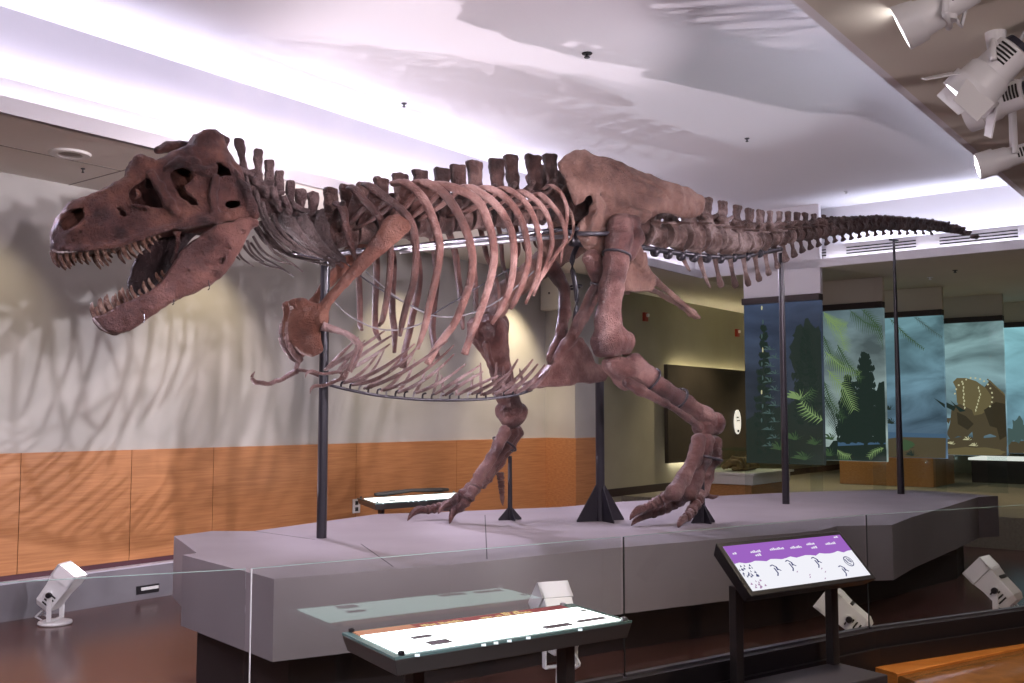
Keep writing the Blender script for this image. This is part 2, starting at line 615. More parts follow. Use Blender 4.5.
class Picture:
    """flat shapes of one screen's picture, laid on its face in thin layers"""

    def __init__(self, k):
        self.k = k
        self.mb = MB()
        self.layer = 0
        self.hold = False

    def pt(self, px, py, lay):
        p = at_u(px, py, PU[self.k])
        u, v = uv(p)
        v = min(max(v, PV[self.k][0] + 0.005), PV[self.k][1] - 0.005)
        z = min(max(p.z, ZB + 0.005), ZT - 0.11)
        return RL(PU[self.k] - 0.003 - 0.0011 * lay, v, z)

    def poly(self, pts, mi):
        self.layer += 1.0 if not self.hold else 0
        self.mb.cur = mi
        self.mb.add([self.pt(x, y, self.layer) for x, y in pts], [tuple(range(len(pts)))])

    def frond(self, p0, p1, bend, w, mi, n=16, lean=0.55):
        """palm frond: midrib with leaflets on both sides"""
        p0, p1 = np.array(p0, float), np.array(p1, float)
        d = p1 - p0
        L = np.hypot(*d)
        nrm = np.array([-d[1], d[0]]) / L
        rnd = random.Random(int(p0[0] * 7 + p1[1] * 13))
        self.layer += 1.0
        self.hold = True
        pos = lambda t: p0 + d * t + nrm * bend * 4 * t * (1 - t)
        for i in range(n):
            t = 0.06 + 0.92 * i / n
            a = pos(t)
            tg = pos(min(t + 0.05, 1.0)) - pos(t - 0.05)
            tg /= np.hypot(*tg)
            nn = np.array([-tg[1], tg[0]])
            ll = w * (0.45 + 0.75 * math.sin(pi * min(1, t * 0.85 + 0.12))) * rnd.uniform(0.8, 1.1)
            for sgn in (-1, 1):
                tip = a + nn * sgn * ll * 0.8 + tg * ll * lean + np.array([0, ll * 0.25])
                b = tg * max(0.55, L / n * 0.26)
                self.poly([tuple(a - b), tuple(tip), tuple(a + b)], mi)
        self.poly([tuple(pos(0) + nrm * 0.5), tuple(pos(0.5) + nrm * 0.4), tuple(pos(1)), tuple(pos(0.5) - nrm * 0.4), tuple(pos(0) - nrm * 0.5)], mi)
        self.hold = False

    def tuft(self, x, y, r, mi, n=9, a0=-160, a1=-20):
        rnd = random.Random(int(x * 31 + y))
        self.layer += 0.5
        self.hold = True
        for i in range(n):
            a = R(a0 + (a1 - a0) * (i + rnd.uniform(-0.3, 0.3)) / (n - 1))
            q = r * rnd.uniform(0.7, 1.1)
            tx, ty = x + cos(a) * q, y + sin(a) * q * 0.8
            self.poly([(x - 1, y), (x + (tx - x) * 0.55 - 1.2 * sin(a), y + (ty - y) * 0.62 + 1.2 * cos(a)), (tx, ty + q * 0.12), (x + 1, y)], mi)
        self.hold = False

    def blob(self, x, y, rx, ry, mi, n=22, rough=0.25):
        rnd = random.Random(int(x * 17 + y * 3))
        self.poly([(x + rx * cos(2 * pi * i / n) * (1 + rnd.uniform(-rough, rough)), y + ry * sin(2 * pi * i / n) * (1 + rnd.uniform(-rough, rough))) for i in range(n)], mi)

    def conifer(self, x, ytop, ybot, w, mi):
        rnd = random.Random(int(x))
        self.poly([(x - 0.8, ytop), (x + 0.8, ytop), (x + 2, ybot), (x - 2, ybot)], mi)
        self.layer += 1
        self.hold = True
        n = 15
        for i in range(n):
            t = (i + 0.3) / n
            y = ytop + (ybot - ytop) * t * 0.96
            ww = w * (0.12 + (0.95 * (t / 0.72) ** 0.85 if t < 0.72 else 0.95 - 1.6 * (t - 0.72)))
            for sg in (-1, 1):
                q = ww * rnd.uniform(0.6, 1.12)
                e = rnd.uniform(-3, 3)
                self.poly([(x, y - 3), (x + sg * q * 0.5, y - 3.5 + e * 0.4), (x + sg * q, y + e - 1), (x + sg * q * 0.8, y + 2.5 + e), (x + sg * q * 0.4, y + 4), (x, y + 6)], mi)
                for k in range(3):
                    xx = x + sg * q * (0.4 + 0.25 * k)
                    self.poly([(xx - 2.2, y + e * 0.4), (xx + sg, y - 3.5 + e * 0.5), (xx + 2.4, y + 1 + e * 0.4), (xx, y + 4.5)], mi)
        self.hold = False


pics = [Picture(k) for k in range(5)]
# first screen: dusky grove
p = pics[0]
p.poly([(746, 420), (760, 412), (790, 404), (824, 410), (824, 466), (746, 466)], 0)
p.blob(808, 352, 17, 30, 0, 40, 0.16)
p.blob(812, 400, 16, 34, 0, 40, 0.16)
p.blob(800, 430, 18, 30, 0, 40, 0.16)
p.conifer(764, 325, 462, 10, 0)
p.conifer(806, 330, 430, 16, 0)
for i in range(13):
    p.tuft(770 + (i % 2) * 5, 350 + i * 8, 8, 3, 5, -170, -10)
for x, y, r in ((800, 400, 18), (812, 418, 20), (795, 440, 15), (815, 445, 14), (780, 450, 14), (805, 460, 16)):
    p.tuft(x, y, r, 1 if y > 410 else 2, 9)
p.frond((800, 400), (815, 388), 2, 8, 1, 8)
p.frond((824, 420), (800, 400), -3, 8, 2, 9)
for i in range(9):
    p.blob(762.5 + (i % 2), 308 + i * 14, 0.8, 2.4, 7 if i % 3 == 0 else 3, 8)
# second screen: fronds and conifer
p = pics[1]
p.blob(858, 458, 40, 22, 0, 30, 0.2)
p.poly([(830, 446), (850, 438), (886, 442), (886, 462), (824, 462)], 0)
p.poly([(838, 440), (886, 436), (886, 444), (838, 446)], 6)
p.conifer(866, 354, 446, 21, 0)
p.conifer(848, 376, 444, 14, 0)
p.conifer(882, 384, 444, 10, 0)
for a in (((824, 312), (848, 325), 3, 9, 2), ((826, 316), (846, 352), -5, 10, 2), ((850, 310), (884, 328), 4, 9, 1), ((862, 308), (888, 352), -5, 9, 1),
          ((824, 336), (846, 366), 5, 11, 1), ((826, 352), (862, 374), 4, 10, 2), ((828, 370), (855, 412), -4, 11, 2), ((838, 345), (864, 380), 3, 9, 1), ((824, 395), (838, 436), -3, 9, 0), ((824, 380), (846, 420), 4, 9, 1)):
    p.frond(*a, n=18)
for x, y, r in ((832, 440, 12), (830, 456, 14), (846, 460, 12), (878, 452, 9)):
    p.tuft(x, y, r, 1, 9)
p.frond((838, 450), (852, 456), 2, 6, 2, 8)
p.frond((884, 448), (868, 458), 2, 5, 2, 8)
# third screen: coast
p = pics[2]
p.poly([(886, 432), (946, 434), (946, 440), (886, 440)], 6)
p.poly([(886, 439), (900, 437), (946, 438), (946, 464), (886, 464)], 4)
for x, y, r in ((892, 424, 10), (889, 410, 9), (908, 448, 10), (912, 456, 9)):
    p.tuft(x, y, r, 0, 8)
p.blob(905, 445, 9, 5, 1, 16)
p.frond((890, 318), (926, 350), 2, 4, 1, 20)
p.frond((914, 314), (944, 338), 1.5, 4, 3, 18)
p.poly([(934, 398), (946, 404), (946, 408)], 0)
# fourth screen: horned dinosaur
p = pics[3]
p.poly([(944, 440), (960, 437), (985, 438), (1007, 436), (1007, 462), (944, 462)], 4)
p.blob(975, 452, 30, 5, 5, 20, 0.2)
p.poly([(990, 380), (998, 388), (1007, 396), (1007, 446), (999, 448), (996, 436), (990, 434), (984, 436), (982, 447), (975, 448), (972, 430), (975, 400)], 4)
p.poly([(956, 388), (953, 382), (957, 378), (966, 378), (976, 381), (986, 388), (992, 397), (990, 408), (982, 414), (972, 416), (962, 412), (957, 402)], 5)
p.poly([(952, 406), (960, 404), (972, 410), (976, 420), (972, 432), (966, 438), (958, 436), (951, 440), (947, 434), (950, 424)], 4)
p.poly([(933, 398), (946, 402), (956, 407), (954, 411), (944, 406)], 0)
p.poly([(950, 400), (956, 405), (966, 411), (960, 412)], 0)
p.poly([(949, 424), (944, 418), (951, 418)], 4)
p.poly([(984, 410), (996, 402), (1007, 404), (1007, 436), (1000, 440), (997, 428), (990, 426)], 8)
p.poly([(957, 412), (966, 416), (974, 424), (968, 430), (958, 424)], 8)
for i in range(14):
    p.blob(988 + i * 1.4, 379.5 + i * 1.25, 1.1, 0.8, 5, 7)
for i in range(15):
    t = i / 14
    a = R(190 + 200 * t)
    p.blob(974 + 19 * cos(a), 397 + 19 * sin(a), 1.0, 1.0, 7, 6, 0.2)
for i in range(8):
    p.blob(963.5 + (i % 2) * 0.6 + i * 0.2, 384 + i * 3.4, 0.8, 1.5, 7, 6)
    p.blob(981 - abs(i - 2) * 0.9, 388 + i * 3.2, 0.7, 1.5, 7, 6)
for x, y in ((952, 444), (968, 440), (975, 446)):
    p.tuft(x, y, 6, 7, 5)
# fifth screen: open sky with far trees
p = pics[4]
p.poly([(1003, 442), (1040, 440), (1040, 462), (1003, 462)], 4)
p.blob(1018, 430, 6, 13, 3, 18)
p.blob(1008, 436, 6, 8, 3, 14)
p.blob(1028, 433, 8, 10, 3, 14)

PDESC = ['first mural screen from the left, a dusky grove with dark foliage',
         'mural screen with bright palm fronds and a dark conifer',
         'mural screen with a grey blue coast and two hanging fronds',
         'mural screen showing a horned dinosaur under a stormy sky',
         'mural screen at the right edge with pale sky and far trees']
M_screenglass = glass('screen_cover_glass', (0.9, 0.93, 0.93), 1.35, 0.7)
for k in range(5):
    u, (v0, v1) = PU[k], PV[k]
    base = RM(u, (v0 + v1) / 2, ZB)
    t = thing('mural_screen', (0, 0, 0), PDESC[k], 'screen', ROT, 'mural screens in a staggered row')
    rbox(MB(), u, u + 0.08, v0, v1, ZB, ZT - 0.1).build('screen_panel', SKY[k], t)
    rbox(MB(), u - 0.08, u + 0.1, v0 - 0.002, v1 + 0.002, ZT - 0.1, ZT).build('header_bar', M_dark, t)
    pics[k].mb.build('screen_picture', PM, t)
    rbox(MB(), u - 0.075, u - 0.068, v0, v1, ZG, ZB - 0.01).build('lower_glass', M_screenglass, t)

# ------------------------------------------------------ ceiling details
def vent(px0, px1, py, label):
    a = uv(at_u(px0, py, UF + 0.16))[1]
    b = uv(at_u(px1, py, UF + 0.16))[1]
    t = thing('ceiling_vent', (0, 0, 0), label, 'vent', ROT, 'slotted vents in the back cove')
    rbox(MB(), UF + 0.15, UF + 0.16, a, b, ZS + 0.165, ZS + 0.325).build('vent_frame', M_trim, t)
    for i in range(3):
        z = ZS + 0.19 + i * 0.045
        rbox(MB(), UF + 0.146, UF + 0.15, a + 0.01, b - 0.01, z, z + 0.018).build('slot', M_seam, t)


vent(846, 917, 250, 'long slotted air vent in the cove behind the tail support post')
vent(939, 1019, 240, 'slotted air vent in the cove behind the tip of the tail')
vent(800, 827, 256, 'slotted air vent partly hidden by the pale bulkhead')

# round grille in the left soffit
c = at_z(70, 153, ZS)
t = thing('ceiling_grille', (c.x, c.y, ZS), 'round white ring grille in the beige soffit at upper left', 'grille')
mb = MB()
mb.lathe([(0.10, 0.0), (0.105, -0.02), (0.165, -0.022), (0.175, 0.0)], 32)
sharp(mb.build('ring', mat('grille_white', (0.8, 0.78, 0.74), 0.5), t), 30)
MB().lathe([(0.0, -0.004), (0.1, -0.004), (0.1, -0.001), (0.0, -0.001)], 28).build('grille_disc', mat('grille_grey', (0.32, 0.29, 0.26), 0.7), t)

for px, py, z, lab, rr in ((587, 53, ZC, 'small dark sprinkler head in the white ceiling above the hips', 0.05),
                           (404, 103, ZC, 'tiny sprinkler head in the white ceiling above the ribs', 0.03),
                           (747, 138, ZC, 'tiny sprinkler head in the ceiling near the bulkhead shadow', 0.03),
                           (846, 191, ZC, 'tiny pale sprinkler head in the ceiling above the tail', 0.035),
                           (83, 168, ZS, 'tiny sprinkler on the beige soffit behind the round grille', 0.02),
                           (930, 277, ZS, 'small white sensor on the dim soffit above the mural screens', 0.05),
                           (955, 270, ZS, 'small dark sensor on the dim soffit under the tail tip', 0.04)):
    c = at_z(px, py, z)
    t = thing('ceiling_sprinkler', (c.x, c.y, z), lab, 'sprinkler', 0, 'sprinklers and sensors on the ceilings')
    dk = M_white if 'white sensor' in lab or 'pale' in lab else M_black
    sharp(MB().lathe([(0.0, -0.004), (rr, -0.004), (rr * 0.9, -0.012), (0.0, -0.012)][::-1], 16).build('rosette', dk, t))
    sharp(MB().lathe([(rr * 0.3, 0), (rr * 0.3, -0.035), (rr * 0.6, -0.038), (rr * 0.55, -0.045), (0.0, -0.045)], 12).build('nozzle', dk, t))

# wall devices
c = at_u(554.5, 294, 13.26)
t = thing('wall_speaker', (c.x, c.y, c.z), 'pale rectangular loudspeaker high on the pillar behind the hips', 'speaker', ROT)
MB().box((-0.07, 0, 0), (0.14, 0.37, 0.54)).build('cabinet', mat('speaker_grey', (0.86, 0.83, 0.76), 0.5), t, bevel=0.012)
MB().box((-0.145, 0, 0), (0.01, 0.33, 0.50)).build('front_grille', mat('speaker_cloth', (0.78, 0.75, 0.68), 0.9), t, bevel=0.004)
MB().box((-0.152, 0, 0), (0.006, 0.03, 0.03)).build('badge', M_black, t)
for px, py, lab in ((644, 317, 'small red fire alarm on the olive wall near the femur'), (736, 333, 'small red fire alarm on the olive wall beside the first screen')):
    c = at_v(px, py, VL)
    t = thing('fire_alarm', (c.x, c.y, c.z), lab, 'alarm', ROT, 'red fire alarms')
    MB().box((0, -0.03, 0), (0.13, 0.06, 0.17)).build('housing', mat('alarm_red', (0.35, 0.03, 0.015), 0.4), t, bevel=0.01)
    MB().lathe([(0.0, 0.0), (0.035, 0.0), (0.03, 0.035), (0.0, 0.04)], 14, Matrix.Rotation(R(90), 3, 'X'), (0.02, -0.06, 0.03)).build('strobe', M_white, t)

c = at_v(356, 506, VL + 0.03)
t = thing('wall_outlet', (c.x, c.y, c.z), 'small white power outlet on the wood panelling by the far display table', 'outlet', ROT)
MB().box((0, -0.006, 0), (0.13, 0.012, 0.18)).build('cover_plate', M_white, t, bevel=0.004)
for dz in (-0.04, 0.04):
    MB().box((0, -0.014, dz), (0.05, 0.005, 0.05)).build('socket', M_seam, t)
# recessed light in kerb
c = at_v(147.5, 589, VL + 0.14)
t = thing('kerb_light', (c.x, c.y, c.z), 'small recessed steel light in the grey kerb left of the platform', 'light', ROT)
MB().box((0, -0.004, 0), (0.26, 0.012, 0.085)).build('bezel', M_black, t, bevel=0.003)
MB().box((0.02, -0.012, 0.01), (0.2, 0.01, 0.03)).build('lens', mat('kerb_lens', (0.7, 0.7, 0.7), 0.3), t)

# board on the corridor wall with glow above and below
uB0 = 17.0
t = thing('display_board', (0, 0, 0), 'big dark brown board on the corridor wall, lit from behind above and below', 'board', ROT)
rbox(MB(), uB0, 24.5, VL + 0.12, VL + 0.2, 0.98, 2.87).build('board_face', nz(mat('board_brown', (0.05, 0.04, 0.028), 0.7), 2, (0.045, 0.036, 0.025), (0.058, 0.046, 0.032)), t)
rbox(MB(), uB0 + 0.4, 24.4, VL + 0.03, VL + 0.07, 2.72, 2.76).build('light_strip', emis('warm_glow', (1.0, 0.86, 0.55), 26), t)
rbox(MB(), uB0 + 0.4, 18.8, VL + 0.03, VL + 0.07, 1.05, 1.09).build('light_strip', emis('warm_white_glow', (1.0, 0.93, 0.75), 40), t)
# oval sign
c = at_v(737, 422, VL + 0.22)
t = thing('oval_sign', (c.x, c.y, c.z), 'white oval sign with small dark lettering on the dark board', 'sign', ROT)
me = MB()
pl = [(0.16 * cos(2 * pi * i / 28), -0.0, 0.26 * sin(2 * pi * i / 28)) for i in range(28)]
me.plate(pl, (0, -1, 0), 0.02)
me.build('sign_plate', mat('sign_white', (0.85, 0.84, 0.8), 0.5, emit=(1, 0.98, 0.92), estr=0.55), t)
me = MB()
for x0, z0, w in ((-0.05, 0.10, 0.10), (-0.03, 0.03, 0.13)):
    for i in range(3):
        me.box((x0 + i * w / 2.4, -0.022, z0), (w / 4, 0.004, 0.035))
me.plate([(0.045 * cos(2 * pi * i / 14) + 0.01, -0.021, -0.19 + 0.03 * sin(2 * pi * i / 14)) for i in range(14)], (0, -1, 0), 0.004)
me.build('lettering', M_black, t)

# fossil showcase in the corridor
a, b = at_y(700, 470, 17.6), at_y(800, 472, 17.6)
cx, cy = 4.05, 17.7
t = thing('fossil_showcase', (cx, cy, ZG), 'white topped showcase with a glass hood over a skull, in the corridor', 'showcase', ROT)
M_casew = mat('case_white', (0.75, 0.74, 0.7), 0.5)
MB().box((0, 0, 0.14), (1.5, 1.0, 0.28)).build('wood_base', M_plywood, t)
MB().box((0, 0, 0.36), (1.6, 1.1, 0.16)).build('white_plinth', M_casew, t, bevel=0.01)
MB().box((0, 0, 0.46), (1.7, 1.2, 0.035)).build('white_top', M_casew, t)
mb = MB()
for (px, py, sx, sy) in ((0, -0.45, 1.3, 0.012), (0, 0.45, 1.3, 0.012), (-0.65, 0, 0.012, 0.9), (0.65, 0, 0.012, 0.9)):
    mb.box((px, py, 0.66), (sx, sy, 0.37))
mb.box((0, 0, 0.85), (1.31, 0.91, 0.012))
mb.build('glass_hood', glass('case_glass', (0.93, 0.96, 0.93), 1.3, 0.8), t)
t = thing('fossil_skull', (cx, cy, ZG + 0.48), 'small tan fossil skull lying inside the glass showcase', 'fossil', ROT)
M_foss = nz(mat('fossil_tan', (0.28, 0.19, 0.08), 0.7), 9, (0.14, 0.09, 0.04), (0.34, 0.24, 0.11), bump=0.5)
mb = MB()
for i in range(7):
    x = -0.42 + i * 0.12
    mb.tube([(x, -0.16, 0.05), (x + 0.03, -0.1, 0.14 + 0.05 * sin(i)), (x + 0.05, 0.05, 0.16 + 0.05 * sin(i * 1.3)), (x, 0.18, 0.05)], [0.045, 0.06, 0.06, 0.04], 8)
mb.build('skull_cap', M_foss, t, smooth=True)
MB().tube([(-0.48, -0.05, 0.05), (-0.1, -0.12, 0.06), (0.3, -0.1, 0.07), (0.48, 0.02, 0.06)], [0.04, 0.055, 0.06, 0.04], 8).build('jaw', M_foss, t, smooth=True)
# wooden pedestal behind the screens
a = at_y(934, 487, 20.2)
t = thing('wood_pedestal', (a.x, a.y, ZG), 'orange wooden pedestal box standing behind the mural screens', 'pedestal', ROT)
MB().box((0.8, 0.95, 0.36), (1.6, 1.9, 0.72)).build('body', M_plywood, t, bevel=0.01)
MB().box((0.8, 0.95, 0.75), (1.66, 1.96, 0.05)).build('top', M_casew, t)
a = at_y(1000, 462, 21.5)
t = thing('lit_showcase', (a.x, a.y, ZG), 'dark showcase with a bright white top strip at the right edge', 'showcase', ROT)
MB().box((0.5, -0.4, 0.24), (1.2, 1.9, 0.48)).build('body', M_dark, t, bevel=0.01)
MB().box((0.5, -0.4, 0.51), (1.3, 2.0, 0.05)).build('lit_top', mat('lit_top', (0.9, 0.9, 0.85), 0.4, emit=(1, 1, 0.92), estr=0.8), t)
# ============================================================== PLATFORM
ZP, ZPB = 0.88, 0.38


def pp(px, py):
    a = at_z(px, py, ZP)
    return (a.x, a.y)


plat = [pp(174, 536), pp(197, 553), pp(182.5, 555), pp(274, 579), pp(450, 565), pp(602, 549), pp(818, 531), pp(837, 526),
        pp(892, 525), pp(912, 517), pp(951, 505.5), pp(978, 497), pp(998, 496), pp(934, 491), pp(887, 489.5), pp(799, 492),
        pp(714, 496), pp(617, 502), pp(560, 507), pp(440, 512), pp(377, 514), pp(254, 531), pp(212, 531)]
M_plat = nz(mat('platform_grey', (0.2, 0.175, 0.18), 0.6), 1.5, (0.19, 0.165, 0.17), (0.215, 0.19, 0.195), detail=4, bump=0.04, bscale=60)
M_recess = mat('platform_recess', (0.02, 0.015, 0.016), 0.5)
t = thing('exhibit_platform', (0.5, 10, 0), 'long low grey faceted platform carrying the dinosaur skeleton', 'platform')
from mathutils.geometry import tessellate_polygon


def poly_prism(poly, z0, z1):
    mb = MB()
    n = len(poly)
    vs = [(x, y, z0) for x, y in poly] + [(x, y, z1) for x, y in poly]
    tr = tessellate_polygon([[Vector((x, y, 0)) for x, y in poly]])
    fs = []
    for a in tr:
        fs.append(tuple(a))
        fs.append(tuple(i + n for i in reversed(a)))
    fs += [(i, (i + 1) % n, n + (i + 1) % n, n + i) for i in range(n)]
    mb.add(vs, fs)
    return mb


def fix_normals(o):
    import bmesh
    bm = bmesh.new()
    bm.from_mesh(o.data)
    bmesh.ops.recalc_face_normals(bm, faces=bm.faces)
    bm.to_mesh(o.data)
    bm.free()
    return o


fix_normals(poly_prism(plat, ZPB, ZP).build('slab', M_plat, t, world=True))
cxy = np.mean(np.array(plat), axis=0)


def inset(poly, d):
    out = []
    n = len(poly)
    for i in range(n):
        p0, p1, p2 = [Vector(poly[(i + k) % n]) for k in (-1, 0, 1)]
        e1, e2 = (p1 - p0).normalized(), (p2 - p1).normalized()
        n1, n2 = Vector((-e1.y, e1.x)), Vector((-e2.y, e2.x))
        m = (n1 + n2)
        m = m.normalized() if m.length > 0.1 else n1
        out.append(p1 + m * d)
    return out


base_px = [(199, 556), (290, 570), (455, 556), (602, 541), (805, 523.5), (955, 502), (962, 496), (880, 492), (714, 499), (560, 510), (440, 515), (260, 534)]
fix_normals(poly_prism([pp(*q) for q in base_px], 0.0, ZPB).build('recessed_base', M_recess, t, world=True))
for a, b in (((361, 544), (393, 566.5)), ((254, 531), (315, 539.5)), ((485, 515), (487, 559))):
    a, b = Vector(pp(*a)), Vector(pp(*b))
    d = (b - a).normalized() * 0.004
    q = Vector((-d.y, d.x))
    MB().prism([a - q, b - q, b + q, a + q], ZP - 0.002, ZP + 0.0006).build('joint_line', M_seam, t, world=True)

# ========================================================= GLASS BARRIER
TG = CAMZ - 0.60       # top edge of the glass
ZK = 0.60              # top of the kerb


def gp(px, py):
    a = at_z(px, py, TG)
    return Vector((a.x, a.y, 0))


g = [gp(249, 569), gp(622, 537), gp(865, 515)]
d0 = (gp(249, 569) - gp(0, 583)).normalized()
d3 = (gp(1024, 505) - gp(865, 515)).normalized()
gl = [g[0] - d0 * 1.9] + g + [g[2] + d3 * 1.9]
gl = [gl[0] - d0 * 1.9] + gl + [gl[-1] + d3 * 1.9]
M_glass = glass('barrier_glass', (0.96, 0.975, 0.97), 1.5, 1.0)
M_edge = mat('glass_edge', (0.30, 0.42, 0.40), 0.15)
names = ['glass barrier pane at far left behind no table, outside the picture', 'glass barrier pane left of the bright joint, before the platform corner', 'glass barrier pane behind the lit reading table',
         'glass barrier pane behind the touch screen kiosk', 'glass barrier pane at right before two floor spotlights', 'glass barrier pane at the far right end']
for i in range(1, 5):
    a, b = gl[i], gl[i + 1]
    d = (b - a).normalized()
    n = Vector((-d.y, d.x, 0))
    a2, b2 = a + d * 0.012, b - d * 0.012
    t = thing('glass_barrier_pane', ((a.x + b.x) / 2, (a.y + b.y) / 2, ZK), names[i], 'glass barrier', 0, 'glass barrier panes along the kerb')
    q = n * 0.004
    fix_normals(MB().hexa([a2 - q + Vector((0, 0, ZK)), b2 - q + Vector((0, 0, ZK)), b2 + q + Vector((0, 0, ZK)), a2 + q + Vector((0, 0, ZK))],
                          [p + Vector((0, 0, TG)) for p in (a2 - q, b2 - q, b2 + q, a2 + q)]).build('pane', M_glass, t, world=True))
    MB().hexa([p + Vector((0, 0, TG)) for p in (a2 - q, b2 - q, b2 + q, a2 + q)],
              [p + Vector((0, 0, TG + 0.002)) for p in (a2 - q, b2 - q, b2 + q, a2 + q)]).build('top_edge', M_edge, t, world=True)
    e = d * 0.004
    MB().hexa([a2 - e - q + Vector((0, 0, ZK)), a2 - q + Vector((0, 0, ZK)), a2 + q + Vector((0, 0, ZK)), a2 - e + q + Vector((0, 0, ZK))],
              [p + Vector((0, 0, TG)) for p in (a2 - e - q, a2 - q, a2 + q, a2 - e + q)]).build('side_edge', mat('dark_glass_edge', (0.02, 0.025, 0.025), 0.3) if i != 2 else mat('lit_glass_edge', (0.7, 0.7, 0.72), 0.2), t, world=True)
    c = n * 0.016
    MB().hexa([p + Vector((0, 0, ZK - 0.002)) for p in (a2 - c, b2 - c, b2 + c, a2 + c)], [p + Vector((0, 0, ZK + 0.012)) for p in (a2 - c, b2 - c, b2 + c, a2 + c)]).build('bottom_channel', mat('channel_metal', (0.12, 0.11, 0.13), 0.35, 0.6), t, world=True)
# kerb under the glass
mb = MB()
off = []
for i, p in enumerate(gl):
    e1 = (gl[min(i + 1, len(gl) - 1)] - gl[max(i - 1, 0)]).normalized()
    n = Vector((-e1.y, e1.x, 0))
    off.append((p - n * 0.06, p + n * 0.06, p - n * 0.085))
for i in range(len(gl) - 1):
    (a, b, c), (a2, b2, c2) = off[i], off[i + 1]
    mb.hexa([a, a2, b2, b], [p + Vector((0, 0, ZK)) for p in (a, a2, b2, b)])
    mb.hexa([c, c2, a2, a], [p + Vector((0, 0, ZK - 0.10)) for p in (c, c2, a2, a)])
struct(mb.build('trim_11', M_kerb))

# gallery floor in front of the kerb
ZF = 0.12

# orange wooden bench at lower right
b0 = at_z(871, 666, 0.40)
d = (at_z(1024, 635, 0.40) - b0).normalized()
n = Vector((-d.y, d.x, 0))
t = thing('wood_bench', (b0.x, b0.y, 0), 'orange wooden bench running along the black kerb at lower right', 'bench')
pts = []
for i, s in enumerate(np.linspace(0, 3.2, 14)):
    p = Vector((b0.x, b0.y, 0)) + d * s - n * 0.0
    pts.append(p)


def strip(sec, m, name, bevel=0.0, smooth=False):
    """sweep a section of (across, z) points along the bench line"""
    mb = MB()
    k = len(sec)
    for i, p in enumerate(pts):
        tg = (pts[min(i + 1, len(pts) - 1)] - pts[max(i - 1, 0)]).normalized()
        nn = Vector((-tg.y, tg.x, 0))
        mb.v += [tuple(p + nn * a + Vector((0, 0, z))) for a, z in sec]
    fs = []
    for i in range(len(pts) - 1):
        for j in range(k):
            fs.append((i * k + j, i * k + (j + 1) % k, (i + 1) * k + (j + 1) % k, (i + 1) * k + j))
    fs.append(tuple(reversed(range(k))))
    fs.append(tuple((len(pts) - 1) * k + j for j in range(k)))
    mb.f = fs
    mb.mi = [0] * len(fs)
    o = mb.build(name, m, t, world=True)
    fix_normals(o)
    if smooth:
        sharp(o, 50)
    return o


strip([(0.0, 0.02), (0.0, 0.40), (-0.17, 0.395), (-0.18, 0.39), (-0.18, 0.02)], M_bench, 'back_board')
M_seatw = wood('bench_gloss_wood', (0.2, 0.085, 0.028), (0.3, 0.13, 0.04), 0.16)
strip([(-0.185, 0.02), (-0.185, 0.375), (-0.20, 0.385), (-0.30, 0.375), (-0.42, 0.34), (-0.50, 0.27), (-0.53, 0.18), (-0.53, 0.02)], M_seatw, 'curved_seat', smooth=True)

# ============================================================== KIOSK
t = thing('touch_screen_kiosk', (1.55, 5.3, 0), 'black kiosk with a tilted lit touch screen on two legs', 'kiosk')
c0 = at_z(839, 661, 0.5)
dd = Vector((0.83, 0.556, 0)).normalized()
nn = Vector((-dd.y, dd.x, 0))
q = Vector((c0.x, c0.y, 0)) - dd * 0.03
o = MB().prism([q, q - dd * 1.35, q - dd * 1.35 - nn * 0.34, q - nn * 0.34], 0.0, 0.5).build('plinth', mat('kiosk_plinth', (0.045, 0.038, 0.045), 0.45), t, world=True, bevel=0.006)
fix_normals(o)
SC = [at_z(752, 592, CAMZ - 0.86), at_z(870, 575.5, CAMZ - 0.86)]
BL, BR = SC
wd = (BR - BL).normalized()
W_ = (BR - BL).length
up = Vector((-wd.y * 0.197, wd.x * 0.197, 0.195))
H_ = up.length
upn = up.normalized()
fn = wd.cross(upn).normalized()


def sc(x, y, z=0.0):
    """point on the kiosk screen: across 0..1, up 0..1, height above the glass"""
    return BL + wd * (W_ * x) + upn * (H_ * y) + fn * z


m_ = 0.028
q0 = [sc(-m_ / W_, -m_ / H_, 0.004), sc(1 + m_ / W_, -m_ / H_, 0.004), sc(1 + m_ / W_, 1 + m_ / H_, 0.004), sc(-m_ / W_, 1 + m_ / H_, 0.004)]
qb = [p - fn * 0.075 for p in q0]
qb = [qb[0] + upn * 0.02 + wd * .02, qb[1] + upn * .02 - wd * .02, qb[2] - upn * .02 - wd * .02, qb[3] - upn * .02 + wd * .02]
fix_normals(MB().hexa(qb, q0).build('screen_housing', M_black, t, world=True, bevel=0.006))
white = emis('kiosk_screen_white', (0.93, 0.93, 1.0), 0.95)
lilac = emis('kiosk_screen_lilac', (0.42, 0.16, 0.66), 0.8)
navy = emis('kiosk_ink_navy', (0.05, 0.06, 0.2), 0.8)
inkw = emis('kiosk_ink_white', (0.9, 0.85, 1.0), 0.9)
pnk = emis('kiosk_ink_pink', (0.5, 0.3, 0.5), 0.8)
mb = MB()
mb.cur = 0
mb.add([sc(0, 0, .006), sc(1, 0, .006), sc(1, 1, .006), sc(0, 1, .006)], [(0, 1, 2, 3)])
mb.cur = 1
ed = [(i / 24, 0.60 + 0.02 * sin(i * 1.9) + 0.012 * sin(i * 3.1)) for i in range(25)]
mb.add([sc(x, y, .0066) for x, y in ed] + [sc(1, 1, .0066), sc(0, 1, .0066)], [tuple(range(27))])


